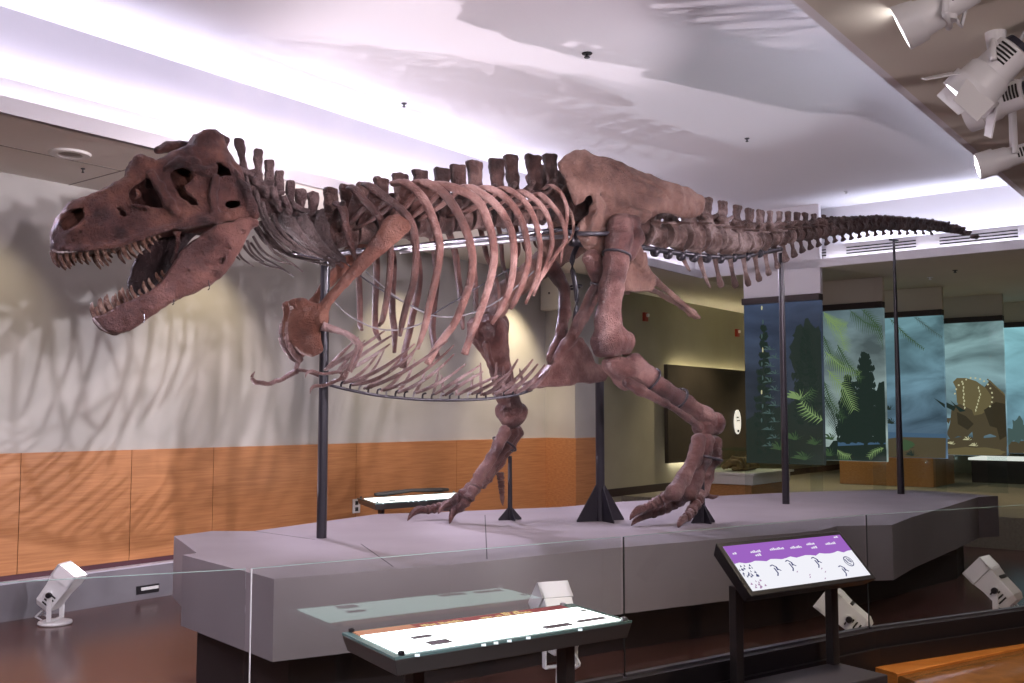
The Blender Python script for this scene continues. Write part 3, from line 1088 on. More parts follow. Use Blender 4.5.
def dash(x, y, w, h, mi):
    mb.cur = mi
    k = max(2, int(w / 0.014))
    for i in range(k):
        a = x + w * i / k
        b = x + w * (i + 0.8) / k
        hh = h * (0.75 + 0.25 * ((i * 7) % 3))
        mb.add([sc(a, y, .0072), sc(b, y, .0072), sc(b, y + hh, .0072), sc(a, y + hh, .0072)], [(0, 1, 2, 3)])


for x, y, w in ((0.035, 0.80, 0.035), (0.175, 0.79, 0.085), (0.195, 0.71, 0.05), (0.335, 0.80, 0.12), (0.505, 0.79, 0.10), (0.655, 0.83, 0.075), (0.675, 0.74, 0.055), (0.815, 0.79, 0.095), (0.93, 0.93, 0.04)):
    dash(x, y, w, 0.045, 3)


def sliver(pts_, w, mi, zz=.0072):
    mb.cur = mi
    p = [Vector(x) for x in pts_]
    for a, b in zip(p[:-1], p[1:]):
        dv = (b - a)
        nv = Vector((-dv.y, dv.x)).normalized() * w
        mb.add([sc(*(a - nv), zz), sc(*(b - nv), zz), sc(*(b + nv), zz), sc(*(a + nv), zz)], [(0, 1, 2, 3)])


for x, y, sc_ in ((0.27, 0.36, 1.0), (0.41, 0.42, 1.0), (0.63, 0.42, 0.9), (0.80, 0.16, 1.0)):
    sliver([(x - 0.02 * sc_, y + 0.10), (x, y + 0.13), (x + 0.022, y + 0.07), (x + 0.018, y)], 0.006, 2)
    sliver([(x + 0.0, y + 0.06), (x + 0.004, y - 0.06), (x - 0.012, y - 0.12)], 0.005, 2)
    sliver([(x + 0.022, y + 0.03), (x + 0.04, y - 0.02)], 0.005, 2)
rd = random.Random(3)
for i in range(46):
    x, y = rd.uniform(0.0, 0.11), rd.uniform(0.02, 0.52)
    if 0.2 < y < 0.27:
        continue
    w = rd.uniform(0.008, 0.02)
    mb.cur = 2 if y > 0.25 else 4
    mb.add([sc(x, y, .0072), sc(x + w, y, .0072), sc(x + w * .7, y + 0.05, .0072)], [(0, 1, 2)])
for x, y in ((0.42, 0.26), (0.50, 0.16), (0.63, 0.26), (0.64, 0.18), (0.6, 0.04), (0.49, 0.11)):
    sliver([(x, y), (x + 0.012, y + 0.03)], 0.004, 4)
# round icon
mb.cur = 2
cxx, cyy, rr = 0.90, 0.36, 0.037
ar = W_ / H_
for i in range(20):
    a0_, a1_ = 2 * pi * i / 20, 2 * pi * (i + 1) / 20
    mb.add([sc(cxx + rr * k * cos(a_), cyy + rr * ar * k * sin(a_), .0072) for k, a_ in ((1, a0_), (1, a1_), (.84, a1_), (.84, a0_))], [(0, 1, 2, 3)])
sliver([(0.88, 0.42), (0.885, 0.33), (0.905, 0.28)], 0.005, 2)
sliver([(0.90, 0.45), (0.905, 0.36), (0.92, 0.33), (0.915, 0.42)], 0.004, 2)
mb.build('lit_screen', [white, lilac, navy, inkw, pnk], t, world=True)
for px, y0 in ((833, 0.0), (737.5, 0.0)):
    if px == 833:
        c = at_z(833, 664, 0.5)
    else:
        c = Vector((at_z(833, 664, 0.5).x - 0.83 * 0.757, at_z(833, 664, 0.5).y - 0.556 * 0.757, 0))
    M_ = Matrix.Rotation(math.atan2(dd.y, dd.x), 3, 'Z')
    hgt = 0.5
    MB().box((c.x, c.y, 0.5 + hgt / 2), (0.055, 0.05, hgt), M_).build('leg', mat('kiosk_leg', (0.05, 0.043, 0.045), 0.4, 0.5), t, world=True, bevel=0.004)

# ========================================================== READING TABLE
ZT_ = CAMZ - 0.88
TQ = [at_z(395, 657, ZT_), at_z(632, 620, ZT_), at_z(572, 603, ZT_), at_z(342, 632, ZT_)]
M_tabf = mat('table_frame', (0.10, 0.095, 0.095), 0.35, 0.4)


def make_table(Q, zt, label, lit, seed, leg_t, zleg=0.0, strip_col=True):
    e0 = (Q[1] - Q[0])
    e1 = (Q[3] - Q[0])
    c = (Q[0] + Q[1] + Q[2] + Q[3]) / 4
    t = thing('reading_table', (c.x, c.y, zleg), label, 'table', 0, 'lit reading tables')

    def P_(a, b, z):
        return Q[0] * (1 - a) * (1 - b) + Q[1] * a * (1 - b) + Q[2] * a * b + Q[3] * (1 - a) * b + Vector((0, 0, z))

    def quad(a0, a1, b0, b1, z):
        return [P_(a0, b0, z), P_(a1, b0, z), P_(a1, b1, z), P_(a0, b1, z)]
    fix_normals(MB().hexa(quad(0.015, 0.985, 0.03, 0.97, -0.075), quad(0, 1, 0, 1, -0.012)).build('frame', M_tabf, t, world=True, bevel=0.003))
    fix_normals(MB().hexa(quad(0.0, 1.0, 0.0, 1.0, -0.0118), quad(0.0, 1.0, 0.0, 1.0, -0.002)).build('glass_top', mat('table_edge_glass', (0.12, 0.2, 0.2), 0.1), t, world=True))
    fix_normals(MB().hexa(quad(0.03, 0.965, 0.07, 0.78, -0.002), quad(0.03, 0.965, 0.07, 0.78, 0.002)).build('light_panel', lit, t, world=True))
    m = mat('title_strip_red', (0.16, 0.03, 0.03), 0.5, emit=(0.16, 0.03, 0.035), estr=0.5)
    m2 = mat('title_strip_tan', (0.3, 0.14, 0.08), 0.5, emit=(0.36, 0.17, 0.1), estr=0.55)
    if strip_col:
        mb = MB()
        for i in range(12):
            mb.cur = 0 if i > 2 else 1
            a0, a1 = 0.03 + 0.9 * i / 12, 0.03 + 0.9 * (i + 1) / 12
            mb.hexa(quad(a0, a1, 0.785, 0.955, -0.002), quad(a0, a1, 0.785, 0.955, 0.0012))
        fix_normals(mb.build('title_strip', [m, m2], t, world=True))
        mb = MB()
        rd = random.Random(seed)
        for x0, x1, b in ((0.28, 0.46, 0.81), (0.53, 0.76, 0.81), (0.64, 0.72, 0.88)):
            x = x0
            while x < x1:
                w = rd.uniform(0.006, 0.012)
                if rd.random() > 0.14:
                    h = rd.uniform(0.05, 0.08)
                    mb.add(quad(x, x + w, b, b + h, 0.0018), [(0, 1, 2, 3)])
                x += w * 1.35
        mb.build('title_lettering', emis('title_cream', (0.95, 0.72, 0.35), 0.9), t, world=True)
    # tactile plates and labels on the lit panel
    lp = mat('label_plate_grey', (0.09, 0.07, 0.085), 0.5)
    for a, b, w, h in ((0.16, 0.42, 0.075, 0.07), (0.17, 0.15, 0.08, 0.12), (0.635, 0.12, 0.12, 0.09), (0.80, 0.17, 0.13, 0.07), (0.93, 0.55, 0.02, 0.06)):
        fix_normals(MB().hexa(quad(a, a + w, b, b + h, 0.002), quad(a, a + w, b, b + h, 0.005)).build('label_plate', lp, t, world=True))
    for a, b in ((0.03, 0.035), (0.97, 0.035), (0.03, 0.965), (0.94, 0.95)):
        p = P_(a, b, 0)
        MB().lathe([(0.0, 0.0), (0.013, 0.0), (0.013, 0.012), (0.0, 0.016)], 12, None, p).build('bolt', M_steel if a > .5 else M_black, t, world=True)
    for a in (0.08, 0.335, 0.385, 0.44, 0.52, 0.75):
        p = P_(a, -0.004, -0.006)
        MB().box(p, (0.018, 0.01, 0.008)).build('edge_light', emis('edge_light', (0.85, 0.95, 1), 1.2), t, world=True)
    ez = e0.normalized()
    M_ = Matrix.Rotation(math.atan2(ez.y, ez.x), 3, 'Z')
    for a, b in leg_t:
        p = P_(a, b, 0)
        zt2 = Q[0].z - 0.07
        MB().box((p.x, p.y, (zt2 + zleg) / 2), (0.05, 0.07, zt2 - zleg), M_).build('leg', M_tabf, t, world=True, bevel=0.004)
        MB().box((p.x, p.y, zleg + 0.01), (0.16, 0.3, 0.02), M_).build('foot_plate', M_tabf, t, world=True, bevel=0.003)
    return t


lit_white = mat('light_panel_white', (0.8, 0.82, 0.8), 0.3, emit=(0.86, 1.0, 0.97), estr=2.3)
make_table(TQ, ZT_, 'lit reading table with a glowing white panel in front of the glass', lit_white, 5, ((0.16, 0.4), (0.80, 0.4)))
# far table at the wood panelling
TQ2 = [at_z(375, 503.5, 0.92), at_z(470, 497, 0.92), at_z(459, 491.5, 0.92), at_z(357, 497.5, 0.92)]
make_table(TQ2, 0.92, 'far reading table with a lit top against the wood panelling', lit_white, 9, ((0.14, 0.45), (0.86, 0.45)), 0.0, False)
# model bone lying on the far table
a, b = at_z(375, 494.5, 0.95), at_z(448, 489.5, 0.95)
mb = MB()
mb.tube([a, a.lerp(b, 0.12), a.lerp(b, 0.5) + Vector((0, 0, 0.02)), a.lerp(b, 0.88), b], [0.02, 0.03, 0.022, 0.03, 0.02], 10)
tag(mb.build('model_bone', mat('model_bone_dark', (0.08, 0.07, 0.065), 0.4), smooth=True), 'long dark model bone lying on the far lit table', 'model')

# ================================================================ LAMPS
def make_floor_lamp(name, label, loc, aim, scale=1.0, tilt_z=0.0, lit=True, cat='spotlight', group='white lamps standing on the pit floor', upside=False, cable=True, lift=0.0):
    """white stage lamp: round foot, yoke, louvred box housing, barn-door lens frame"""
    t = thing(name, loc, label, cat, 0, group)
    aim = Vector(aim) - (Vector(loc) + Vector((0, 0, lift + 0.30 * scale * (-1 if upside else 1))))
    az = math.atan2(aim.y, aim.x)
    el = math.atan2(aim.z, math.hypot(aim.x, aim.y))
    s = scale
    sg = -1 if upside else 1
    Rz = Matrix.Rotation(az, 3, 'Z')
    Rt = Rz @ Matrix.Rotation(-el, 3, 'Y')      # local x points along the beam
    base_loc = Vector(loc)
    piv = Vector((0, 0, 0.30 * s * sg + lift))
    if lift:
        MB().cyl((0, 0, 0.03 * s), (0, 0, lift + 0.04 * s), 0.03, 0.028, 16).build('stand', M_white, t)
    mb = MB()
    mb.lathe([(0.0, 0.0), (0.15 * s, 0.0), (0.16 * s, 0.012 * s * sg), (0.155 * s, 0.03 * s * sg), (0.05 * s, 0.04 * s * sg), (0.0, 0.04 * s * sg)], 28)
    sharp(fix_normals(mb.build('round_foot', M_white, t)), 30)
    mb = MB()
    for y in (-0.115, 0.115):
        mb.box(Rz @ Vector((0, y * s, 0.19 * s * sg + lift)), (0.05 * s, 0.014 * s, 0.30 * s), Rz)
    mb.box(Rz @ Vector((0, 0, 0.045 * s * sg + lift)), (0.05 * s, 0.24 * s, 0.014 * s), Rz)
    mb.build('yoke', M_white, t, bevel=0.003)
    for y in (-0.128, 0.128):
        mb = MB()
        mb.tube([piv + Rz @ Vector((0, y * s * 0.9, 0)), piv + Rz @ Vector((0, y * s * 1.15, 0))], [0.03 * s, 0.026 * s], 12)
        mb.build('pivot_knob', M_black, t)
    mb = MB()
    sec = [(-0.17, 0.075, 0.07), (-0.12, 0.10, 0.095), (0.06, 0.10, 0.10), (0.16, 0.105, 0.115)]
    for x, hy, hz in sec:
        mb.v += [tuple(piv + Rt @ Vector((x * s, a * hy * s, b * hz * s))) for a, b in ((-1, -1), (1, -1), (1, 1), (-1, 1))]
    for i in range(3):
        for k in range(4):
            mb.f.append((i * 4 + k, i * 4 + (k + 1) % 4, i * 4 + 4 + (k + 1) % 4, i * 4 + 4 + k))
    mb.f += [(3, 2, 1, 0), (12, 13, 14, 15)]
    mb.mi = [0] * len(mb.f)
    fix_normals(mb.build('housing', M_white, t, bevel=0.008 * s))
    mb = MB()
    for i in range(4):
        for y in (-0.103, 0.103):
            mb.box(piv + Rt @ Vector(((-0.10 + i * 0.035) * s, y * s, -0.02 * s)), (0.014 * s, 0.006 * s, 0.09 * s), Rt)
    mb.build('louvre', M_seam, t)
    MB().box(piv + Rt @ Vector((0.06 * s, 0, 0.105 * s)), (0.03 * s, 0.13 * s, 0.012 * s), Rt).build('handle_slot', M_seam, t)
    mb = MB()
    for a, b, w, h in ((0, 0.105, 0.23, 0.02), (0, -0.105, 0.23, 0.02), (0.105, 0, 0.02, 0.23), (-0.105, 0, 0.02, 0.23)):
        mb.box(piv + Rt @ Vector((0.225 * s, a * s, b * s)), (0.13 * s, w * s, h * s), Rt)
    mb.build('lens_frame', M_white, t)
    MB().box(piv + Rt @ Vector((0.178 * s, 0, 0)), (0.008 * s, 0.18 * s, 0.18 * s), Rt).build('lens', M_lens if lit else M_lensoff, t)
    if cable:
        rr = random.Random(int(abs(loc[0]) * 100))
        for k in range(2):
            p0 = piv + Rt @ Vector((-0.17 * s, (0.03 - 0.06 * k) * s, 0))
            p1 = p0 + Rt @ Vector((-0.10 * s, (0.03 - 0.08 * k) * s, 0.02)) - Vector((0, 0, 0.06 * s * sg))
            p3 = Vector((Rz @ Vector((-0.1 * s, (0.06 - 0.12 * k) * s, 0.045 * s * sg + lift))))
            p2 = p3 + Rz @ Vector((-0.12 * s, 0.02 * s, 0.06 * s * sg))
            cp = [p0 * (1 - x) ** 3 + p1 * 3 * x * (1 - x) ** 2 + p2 * 3 * x * x * (1 - x) + p3 * x ** 3 for x in np.linspace(0, 1, 12)]
            MB().tube(cp, 0.008 * s, 6).build('cable', M_cable, t, smooth=True)
    return t, Vector(loc) + piv + (Rt @ Vector((0.195 * s, 0, 0)))


HIP = Vector((0.6, 9.4, 3.2))
lamp_hot = []
p = at_z(55, 624, 0.0)
lamp_hot.append(make_floor_lamp('floor_spotlight', 'white lamp on a round foot on the floor at far left by the kerb', (p.x, p.y, 0), (-2.0, 9.0, 3.2), 0.92))
p = at_y(851, 617, 7.4)
lamp_hot.append(make_floor_lamp('floor_spotlight', 'white lamp on the pit floor right behind the touch screen kiosk', (p.x, p.y, 0), (-0.8, 9.0, 3.2), 0.84, lift=0.17))
p = at_y(1000, 590, 8.3)
lamp_hot.append(make_floor_lamp('floor_spotlight', 'white lamp on the pit floor at far right behind the glass', (p.x, p.y, 0), (1.9, 10.5, 3.4), 0.9, lift=0.2))
p = at_y(560, 612, 6.5)
lamp_hot.append(make_floor_lamp('floor_spotlight', 'white lamp with loose cables half hidden behind the lit reading table', (p.x, p.y, 0), (-0.6, 8.8, 3.0), 0.95, lift=0.25))


# ceiling lamps, upper right
def make_can_lamp(label, tail, head, r, lit=True, doors=0, group='ceiling lamps at upper right', z_mount=ZS):
    """track lamp: mount, arm, body tapering to a wide head, lens, optional doors"""
    tail, head = Vector(tail), Vector(head)
    t = thing('ceiling_spotlight', ((tail.x + head.x) / 2, (tail.y + head.y) / 2, z_mount), label, 'spotlight', 0, group)
    ax = (head - tail).normalized()
    L = (head - tail).length
    side = ax.cross(Vector((0, 0, 1))).normalized()
    upv = side.cross(ax)
    mid = tail.lerp(head, 0.45)
    P_ = lambda a, b, c: tail + ax * (a * L) + side * (b * r) + upv * (c * r)
    mb = MB()
    mb.tube([P_(0.0, 0, 0), P_(0.03, 0, 0), P_(0.55, 0, 0), P_(0.62, 0, 0), P_(0.95, 0, 0)], [r * 0.62, r * 0.74, r * 0.8, r * 0.92, r * 0.98], 28)
    sharp(fix_normals(mb.build('housing', M_white, t, world=True)), 35)
    Mx = Matrix((side, upv, ax)).transposed()
    ring = MB()
    ring.lathe([(r * 0.97, 0.0), (r * 1.10, 0.0), (r * 1.10, 0.11), (r * 0.97, 0.11)], 28, Mx, P_(0.9, 0, 0))
    ring.f = ring.f[:-2] + [(3 * 28 + k, 3 * 28 + (k + 1) % 28, (k + 1) % 28, k) for k in range(28)]
    ring.mi = [0] * len(ring.f)
    sharp(fix_normals(ring.build('lens_ring', M_white, t, world=True)), 35)
    mb = MB()
    mb.tube([P_(0.955, 0, 0), P_(0.965, 0, 0)], [r * 0.97, r * 0.97], 28)
    fix_normals(mb.build('lens', M_lens if lit else M_lensoff, t, world=True))
    mb = MB()
    mb.tube([P_(-0.12, 0, 0), P_(0.0, 0, 0)], [r * 0.5, r * 0.6], 20)
    mb.build('back_cap', mat('cap_black', (0.02, 0.02, 0.035), 0.3), t, world=True)
    for i in range(5):
        x = 0.1 + i * 0.07
        for sgn in (-1, 1):
            MB().tube([P_(x, 0.70 * sgn, -0.36), P_(x, 0.795 * sgn, 0), P_(x, 0.70 * sgn, 0.36)], 0.006, 6).build('louvre', M_seam, t, world=True)
    mb = MB()
    for sgn in (-1, 1):
        a = mid + side * (sgn * r * 0.95)
        b = Vector((a.x, a.y, z_mount - 0.10))
        mb.tube([a, a + Vector((0, 0, 0.02)), b], [0.022, 0.02, 0.018], 8)
    b0, b1 = mid + side * r * 0.95, mid - side * r * 0.95
    mb.tube([Vector((b0.x, b0.y, z_mount - 0.1)), Vector((b1.x, b1.y, z_mount - 0.1))], 0.022, 8)
    mb.build('yoke', M_white, t, world=True, smooth=True)
    MB().cyl((mid.x, mid.y, z_mount - 0.11), (mid.x, mid.y, z_mount), 0.05, 0.06).build('ceiling_mount', M_white, t, world=True)
    for k in range(doors):
        a = 2 * pi * k / doors + 0.5
        e = side * cos(a) + upv * sin(a)
        f = ax.cross(e)
        c = head + e * r
        q = [c - f * r * 0.75, c + f * r * 0.75, c + f * r * 0.62 + e * r * 0.75 + ax * r * 0.95, c - f * r * 0.62 + e * r * 0.75 + ax * r * 0.95]
        fix_normals(MB().plate(q, e * 0.5 - ax * 0.5, 0.008).build('barn_door', M_white, t, world=True))
    cp = [P_(-0.1, 0.1, 0.1), P_(-0.35, 0.5, 0.4), P_(-0.25, 0.9, 1.4), Vector((mid.x + 0.1, mid.y + 0.05, z_mount - 0.12)), Vector((mid.x, mid.y, z_mount - 0.03))]
    cq = []
    for i in range(13):
        x = i / 12 * 4
        k = min(int(x), 3)
        f_ = x - k
        f_ = f_ * f_ * (3 - 2 * f_)
        cq.append(cp[k].lerp(cp[k + 1], f_))
    MB().tube(cq, 0.011, 6).build('cable', M_cable, t, world=True, smooth=True)
    return t, head + ax * 0.1


can_hot = []
can_hot.append(make_can_lamp('white ceiling lamp with a glowing lens at the top edge of the picture', at_y(975, -14, 5.35), at_y(913, 21, 5.5), 0.125))
can_hot.append(make_can_lamp('white ceiling lamp with open barn doors, in the middle of the group', at_y(1016, 48, 5.8), at_y(974, 90, 5.93), 0.15, doors=4))
can_hot.append(make_can_lamp('pale ceiling lamp pointing left, partly behind the barn door lamp', at_y(1026, 92, 6.3), at_y(980, 108, 6.5), 0.125, lit=False))
can_hot.append(make_can_lamp('lowest small ceiling lamp at the right edge above the cove', at_y(1034, 150, 6.7), at_y(990, 163, 6.8), 0.085))
# ============================================================= SKELETON
# body frame: s runs from the snout to the tail tip along the plan curve of the
# backbone, l is the sideways distance (positive = the animal's left), z is height
CP = [(-3.32, 7.16), (-2.62, 7.53), (-2.02, 7.87), (-1.55, 8.13), (-0.40, 8.72), (0.83, 9.43), (2.02, 10.36), (3.11, 11.36), (4.05, 12.13), (4.99, 12.82), (5.70, 13.25), (6.32, 13.57)]


def catmull(P, n=60):
    P = [np.array(p, float) for p in P]
    P = [2 * P[0] - P[1]] + P + [2 * P[-1] - P[-2]]
    out = []
    for i in range(1, len(P) - 2):
        for t in np.linspace(0, 1, n, endpoint=False):
            a, b, c, d = P[i - 1:i + 3]
            out.append(0.5 * ((2 * b) + (-a + c) * t + (2 * a - 5 * b + 4 * c - d) * t * t + (-a + 3 * b - 3 * c + d) * t ** 3))
    out.append(P[-2])
    return np.array(out)


_c = catmull(CP)
_d0 = (_c[1] - _c[0]) / np.hypot(*(_c[1] - _c[0]))
_d1 = (_c[-1] - _c[-2]) / np.hypot(*(_c[-1] - _c[-2]))
_c = np.vstack([_c[0] - _d0 * 1.5, _c, _c[-1] + _d1 * 1.5])
_seg = np.hypot(*np.diff(_c, axis=0).T)
_s = np.concatenate([[0], np.cumsum(_seg)]) - 1.5
SS = np.linspace(_s[0], _s[-1], 3200)
BX, BY = np.interp(SS, _s, _c[:, 0]), np.interp(SS, _s, _c[:, 1])
_k = np.ones(41) / 41
TX, TY = np.gradient(BX), np.gradient(BY)
TX, TY = np.convolve(np.pad(TX, 20, 'edge'), _k, 'valid'), np.convolve(np.pad(TY, 20, 'edge'), _k, 'valid')
_n = np.hypot(TX, TY)
TX, TY = TX / _n, TY / _n
NX, NY = TY, -TX           # towards the viewer's side


def Wn(s, l, z):
    x = np.interp(s, SS, BX) + l * np.interp(s, SS, NX)
    y = np.interp(s, SS, BY) + l * np.interp(s, SS, NY)
    return np.stack([x, y, np.broadcast_to(z, np.shape(x))], axis=-1)


def W(p):
    return Vector(Wn(np.array(float(p[0])), float(p[1]), float(p[2])))


def P(px, py, l=0.0):
    """body coordinates of a point seen at a pixel, l metres off the mid plane"""
    d = ray(px, py)
    qx, qy = BX + l * NX, BY + l * NY
    cr = qx * d[1] - qy * d[0]
    i = np.nonzero(np.diff(np.sign(cr)))[0]
    i = i[0] if len(i) else int(np.argmin(np.abs(cr)))
    f = cr[i] / (cr[i] - cr[i + 1]) if cr[i] != cr[i + 1] else 0
    s = SS[i] + (SS[i + 1] - SS[i]) * f
    y = qy[i] + (qy[i + 1] - qy[i]) * f
    return np.array([s, l, CAMZ + d[2] * y])


def pxm(s, l=0.0):
    """metres per pixel at a place on the body"""
    return float(Wn(np.array(s), l, 0.0)[1]) / F


# ----------------------------------------------------------- implicit bones
def nets(f, lo, hi, h):
    """surface-nets mesh of f < 0"""
    lo, hi = np.array(lo, float), np.array(hi, float)
    n = np.maximum(np.ceil((hi - lo) / h).astype(int) + 1, 4)
    X = (lo[0] + h * np.arange(n[0])).reshape(-1, 1, 1)
    Y = (lo[1] + h * np.arange(n[1])).reshape(1, -1, 1)
    Z = (lo[2] + h * np.arange(n[2])).reshape(1, 1, -1)
    D = np.broadcast_to(f(X, Y, Z), tuple(n)).astype(np.float32).copy()
    D[0], D[-1], D[:, 0], D[:, -1], D[:, :, 0], D[:, :, -1] = [np.maximum(a, 1e-3) for a in (D[0], D[-1], D[:, 0], D[:, -1], D[:, :, 0], D[:, :, -1])]
    ins = D < 0
    c = np.zeros(tuple(n - 1), int)
    for a in (0, 1):
        for b in (0, 1):
            for e in (0, 1):
                c += ins[a:n[0] - 1 + a, b:n[1] - 1 + b, e:n[2] - 1 + e]
    act = (c > 0) & (c < 8)
    idx = -np.ones(act.shape, int)
    ijk = np.argwhere(act)
    idx[act] = np.arange(len(ijk))
    acc = np.zeros((len(ijk), 3))
    cnt = np.zeros(len(ijk))
    cor = [(a, b, e) for a in (0, 1) for b in (0, 1) for e in (0, 1)]
    val = {q: D[ijk[:, 0] + q[0], ijk[:, 1] + q[1], ijk[:, 2] + q[2]] for q in cor}
    for q in cor:
        for ax in range(3):
            if q[ax] == 0:
                r = list(q)
                r[ax] = 1
                r = tuple(r)
                a, b = val[q], val[r]
                m = (a < 0) != (b < 0)
                t = np.where(m, a / np.where(m, a - b, 1), 0)
                for k in range(3):
                    acc[:, k] += np.where(m, q[k] + (t if k == ax else 0), 0)
                cnt += m
    V = lo + h * (ijk + acc / cnt[:, None])
    F_ = []
    for ax in range(3):
        o1, o2 = [(1, 2), (2, 0), (0, 1)][ax]
        sl = [slice(1, n[0] - 1), slice(1, n[1] - 1), slice(1, n[2] - 1)]
        sl[ax] = slice(0, n[ax] - 1)
        a = ins[tuple(sl)]
        sl2 = list(sl)
        sl2[ax] = slice(1, n[ax])
        b = ins[tuple(sl2)]
        e = np.argwhere(a != b) + np.array([s_.start for s_ in sl])
        fl = a[a != b]
        e1, e2 = np.zeros(3, int), np.zeros(3, int)
        e1[o1], e2[o2] = 1, 1
        g = lambda q: idx[q[:, 0], q[:, 1], q[:, 2]]
        quad = np.stack([g(e - e1 - e2), g(e - e2), g(e), g(e - e1)], axis=1)
        quad[~fl] = quad[~fl][:, ::-1]
        F_.append(quad)
    return V, np.vstack(F_)


def smin(a, b, k):
    h = np.clip(0.5 + 0.5 * (b - a) / k, 0, 1)
    return b * (1 - h) + a * h - k * h * (1 - h)


def smax(a, b, k):
    return -smin(-a, -b, k)


def cap(a, b, ra, rb, fl=None):
    """tapered capsule; fl squeezes it sideways"""
    a, b = np.array(a, float), np.array(b, float)
    d = b - a
    dd_ = max(float(d @ d), 1e-9)

    def f(X, Y, Z):
        x, y, z = X - a[0], Y - a[1], Z - a[2]
        t = np.clip((x * d[0] + y * d[1] + z * d[2]) / dd_, 0, 1)
        k = 1.0 if fl is None else 1.0 / fl
        return np.sqrt((x - t * d[0]) ** 2 + ((y - t * d[1]) * k) ** 2 + (z - t * d[2]) ** 2) - (ra + t * (rb - ra))
    return f


def ell(c, r):
    c = np.array(c, float)

    def f(X, Y, Z):
        a, b, e = (X - c[0]) / r[0], (Y - c[1]) / r[1], (Z - c[2]) / r[2]
        k0 = np.sqrt(a * a + b * b + e * e)
        k1 = np.sqrt((a / r[0]) ** 2 + (b / r[1]) ** 2 + (e / r[2]) ** 2) + 1e-6
        return k0 * (k0 - 1) / k1
    return f


def poly2(pts):
    """signed distance to a polygon in the s-z plane"""
    p = np.array(pts, float)[:, :2]

    def f(X, Z):
        X, Z = np.broadcast_arrays(X, Z)
        d = np.full(X.shape, 1e9)
        s = np.ones(X.shape)
        n = len(p)
        for i in range(n):
            a, b = p[i], p[i - 1]
            e = b - a
            wx, wz = X - a[0], Z - a[1]
            t = np.clip((wx * e[0] + wz * e[1]) / max(e @ e, 1e-12), 0, 1)
            d = np.minimum(d, (wx - t * e[0]) ** 2 + (wz - t * e[1]) ** 2)
            c1, c2, c3 = Z >= a[1], Z < b[1], e[0] * wz > e[1] * wx
            s = np.where((c1 & c2 & c3) | (~c1 & ~c2 & ~c3), -s, s)
        return s * np.sqrt(d)
    return f


def union(fs, k=0.03):
    def f(X, Y, Z):
        d = fs[0](X, Y, Z)
        for g_ in fs[1:]:
            d = smin(d, g_(X, Y, Z), k)
        return d
    return f


def chain(pts, rad, fl=None, k=0.02):
    """smooth limb through body points"""
    return union([cap(pts[i], pts[i + 1], rad[i], rad[i + 1], fl) for i in range(len(pts) - 1)], k)


_rs = np.random.RandomState(4)
_nd = _rs.normal(size=(24, 3))
_nd /= np.linalg.norm(_nd, axis=1)[:, None]
_np = _rs.uniform(0, 6.28, 24)


def rough(V, scale, amp, seed=0):
    """gentle lumpiness"""
    out = np.zeros(len(V))
    for i in range(12):
        j = (i + seed) % 24
        fq = scale * (1 + 0.6 * (i % 4))
        out += np.sin(V @ _nd[j] * fq + _np[j] + seed) / (1 + 0.5 * (i % 4))
    hi_ = np.zeros(len(V))
    for i in range(12):
        j = (i * 5 + seed + 3) % 24
        hi_ += np.sin(V @ _nd[j] * scale * (2.6 + 0.9 * (i % 3)) + _np[j] * 2)
    return out * amp / 3.2 + hi_ * amp / 12


def bone(name, f, lo, hi, h, m, parent, amp=0.006, scale=18, seed=0, mirror=False, label=None):
    V, Fc = nets(f, lo, hi, h)
    return bone_mesh(name, V, Fc, m, parent, amp, scale, seed, mirror, label)


def bone_mesh(name, V, Fc, m, parent, amp=0.006, scale=18, seed=0, mirror=False, label=None):
    V = V.copy()
    if amp:
        fn_ = np.zeros_like(V)
        a, b, c = V[Fc[:, 0]], V[Fc[:, 1]], V[Fc[:, 2]]
        nn_ = np.cross(b - a, c - a)
        for k in range(Fc.shape[1]):
            np.add.at(fn_, Fc[:, k], nn_)
        fn_ /= np.linalg.norm(fn_, axis=1)[:, None] + 1e-12
        V += fn_ * rough(V, scale, amp, seed)[:, None]
    if mirror:
        V[:, 1] *= -1
        Fc = Fc[:, ::-1]
    Wv = Wn(V[:, 0], V[:, 1], V[:, 2]) - np.array(parent_origin(parent))
    Wv[:, 2] = np.maximum(Wv[:, 2], ZP + 0.003 - parent_origin(parent)[2])
    # body frame (s, l, z) is left handed in the world: flip
    Fc = Fc[:, ::-1]
    me = bpy.data.meshes.new(name)
    me.from_pydata(Wv.tolist(), [], Fc.tolist())
    me.polygons.foreach_set('use_smooth', [True] * len(me.polygons))
    me.materials.append(m)
    me.update()
    o = bpy.data.objects.new(name, me)
    COL.objects.link(o)
    o.parent = parent
    if label:
        o['label'] = label
    return o


def tube_body(name, pts, rad, m, parent, n=9, flat=1.0, mirror=False, sub=4, hint=(0, 0, 1), label=None):
    """smooth tube through body-frame points"""
    p = np.array(pts, float)
    if mirror:
        p = p * np.array([1, -1, 1])
    r = np.array(rad if hasattr(rad, '__len__') else [rad] * len(p), float)
    if sub > 1 and len(p) > 2:
        p = catmull3(p, sub)
        r = np.interp(np.linspace(0, len(r) - 1, len(p)), np.arange(len(r)), r)
    mb = MB()
    mb.tube([W(q) for q in p], list(r), n, flat, hint)
    mb.v = [(v_[0], v_[1], max(v_[2], ZP + 0.003)) for v_ in mb.v]
    o = mb.build(name, m, parent, smooth=True, world=True)
    if label:
        o['label'] = label
    return o


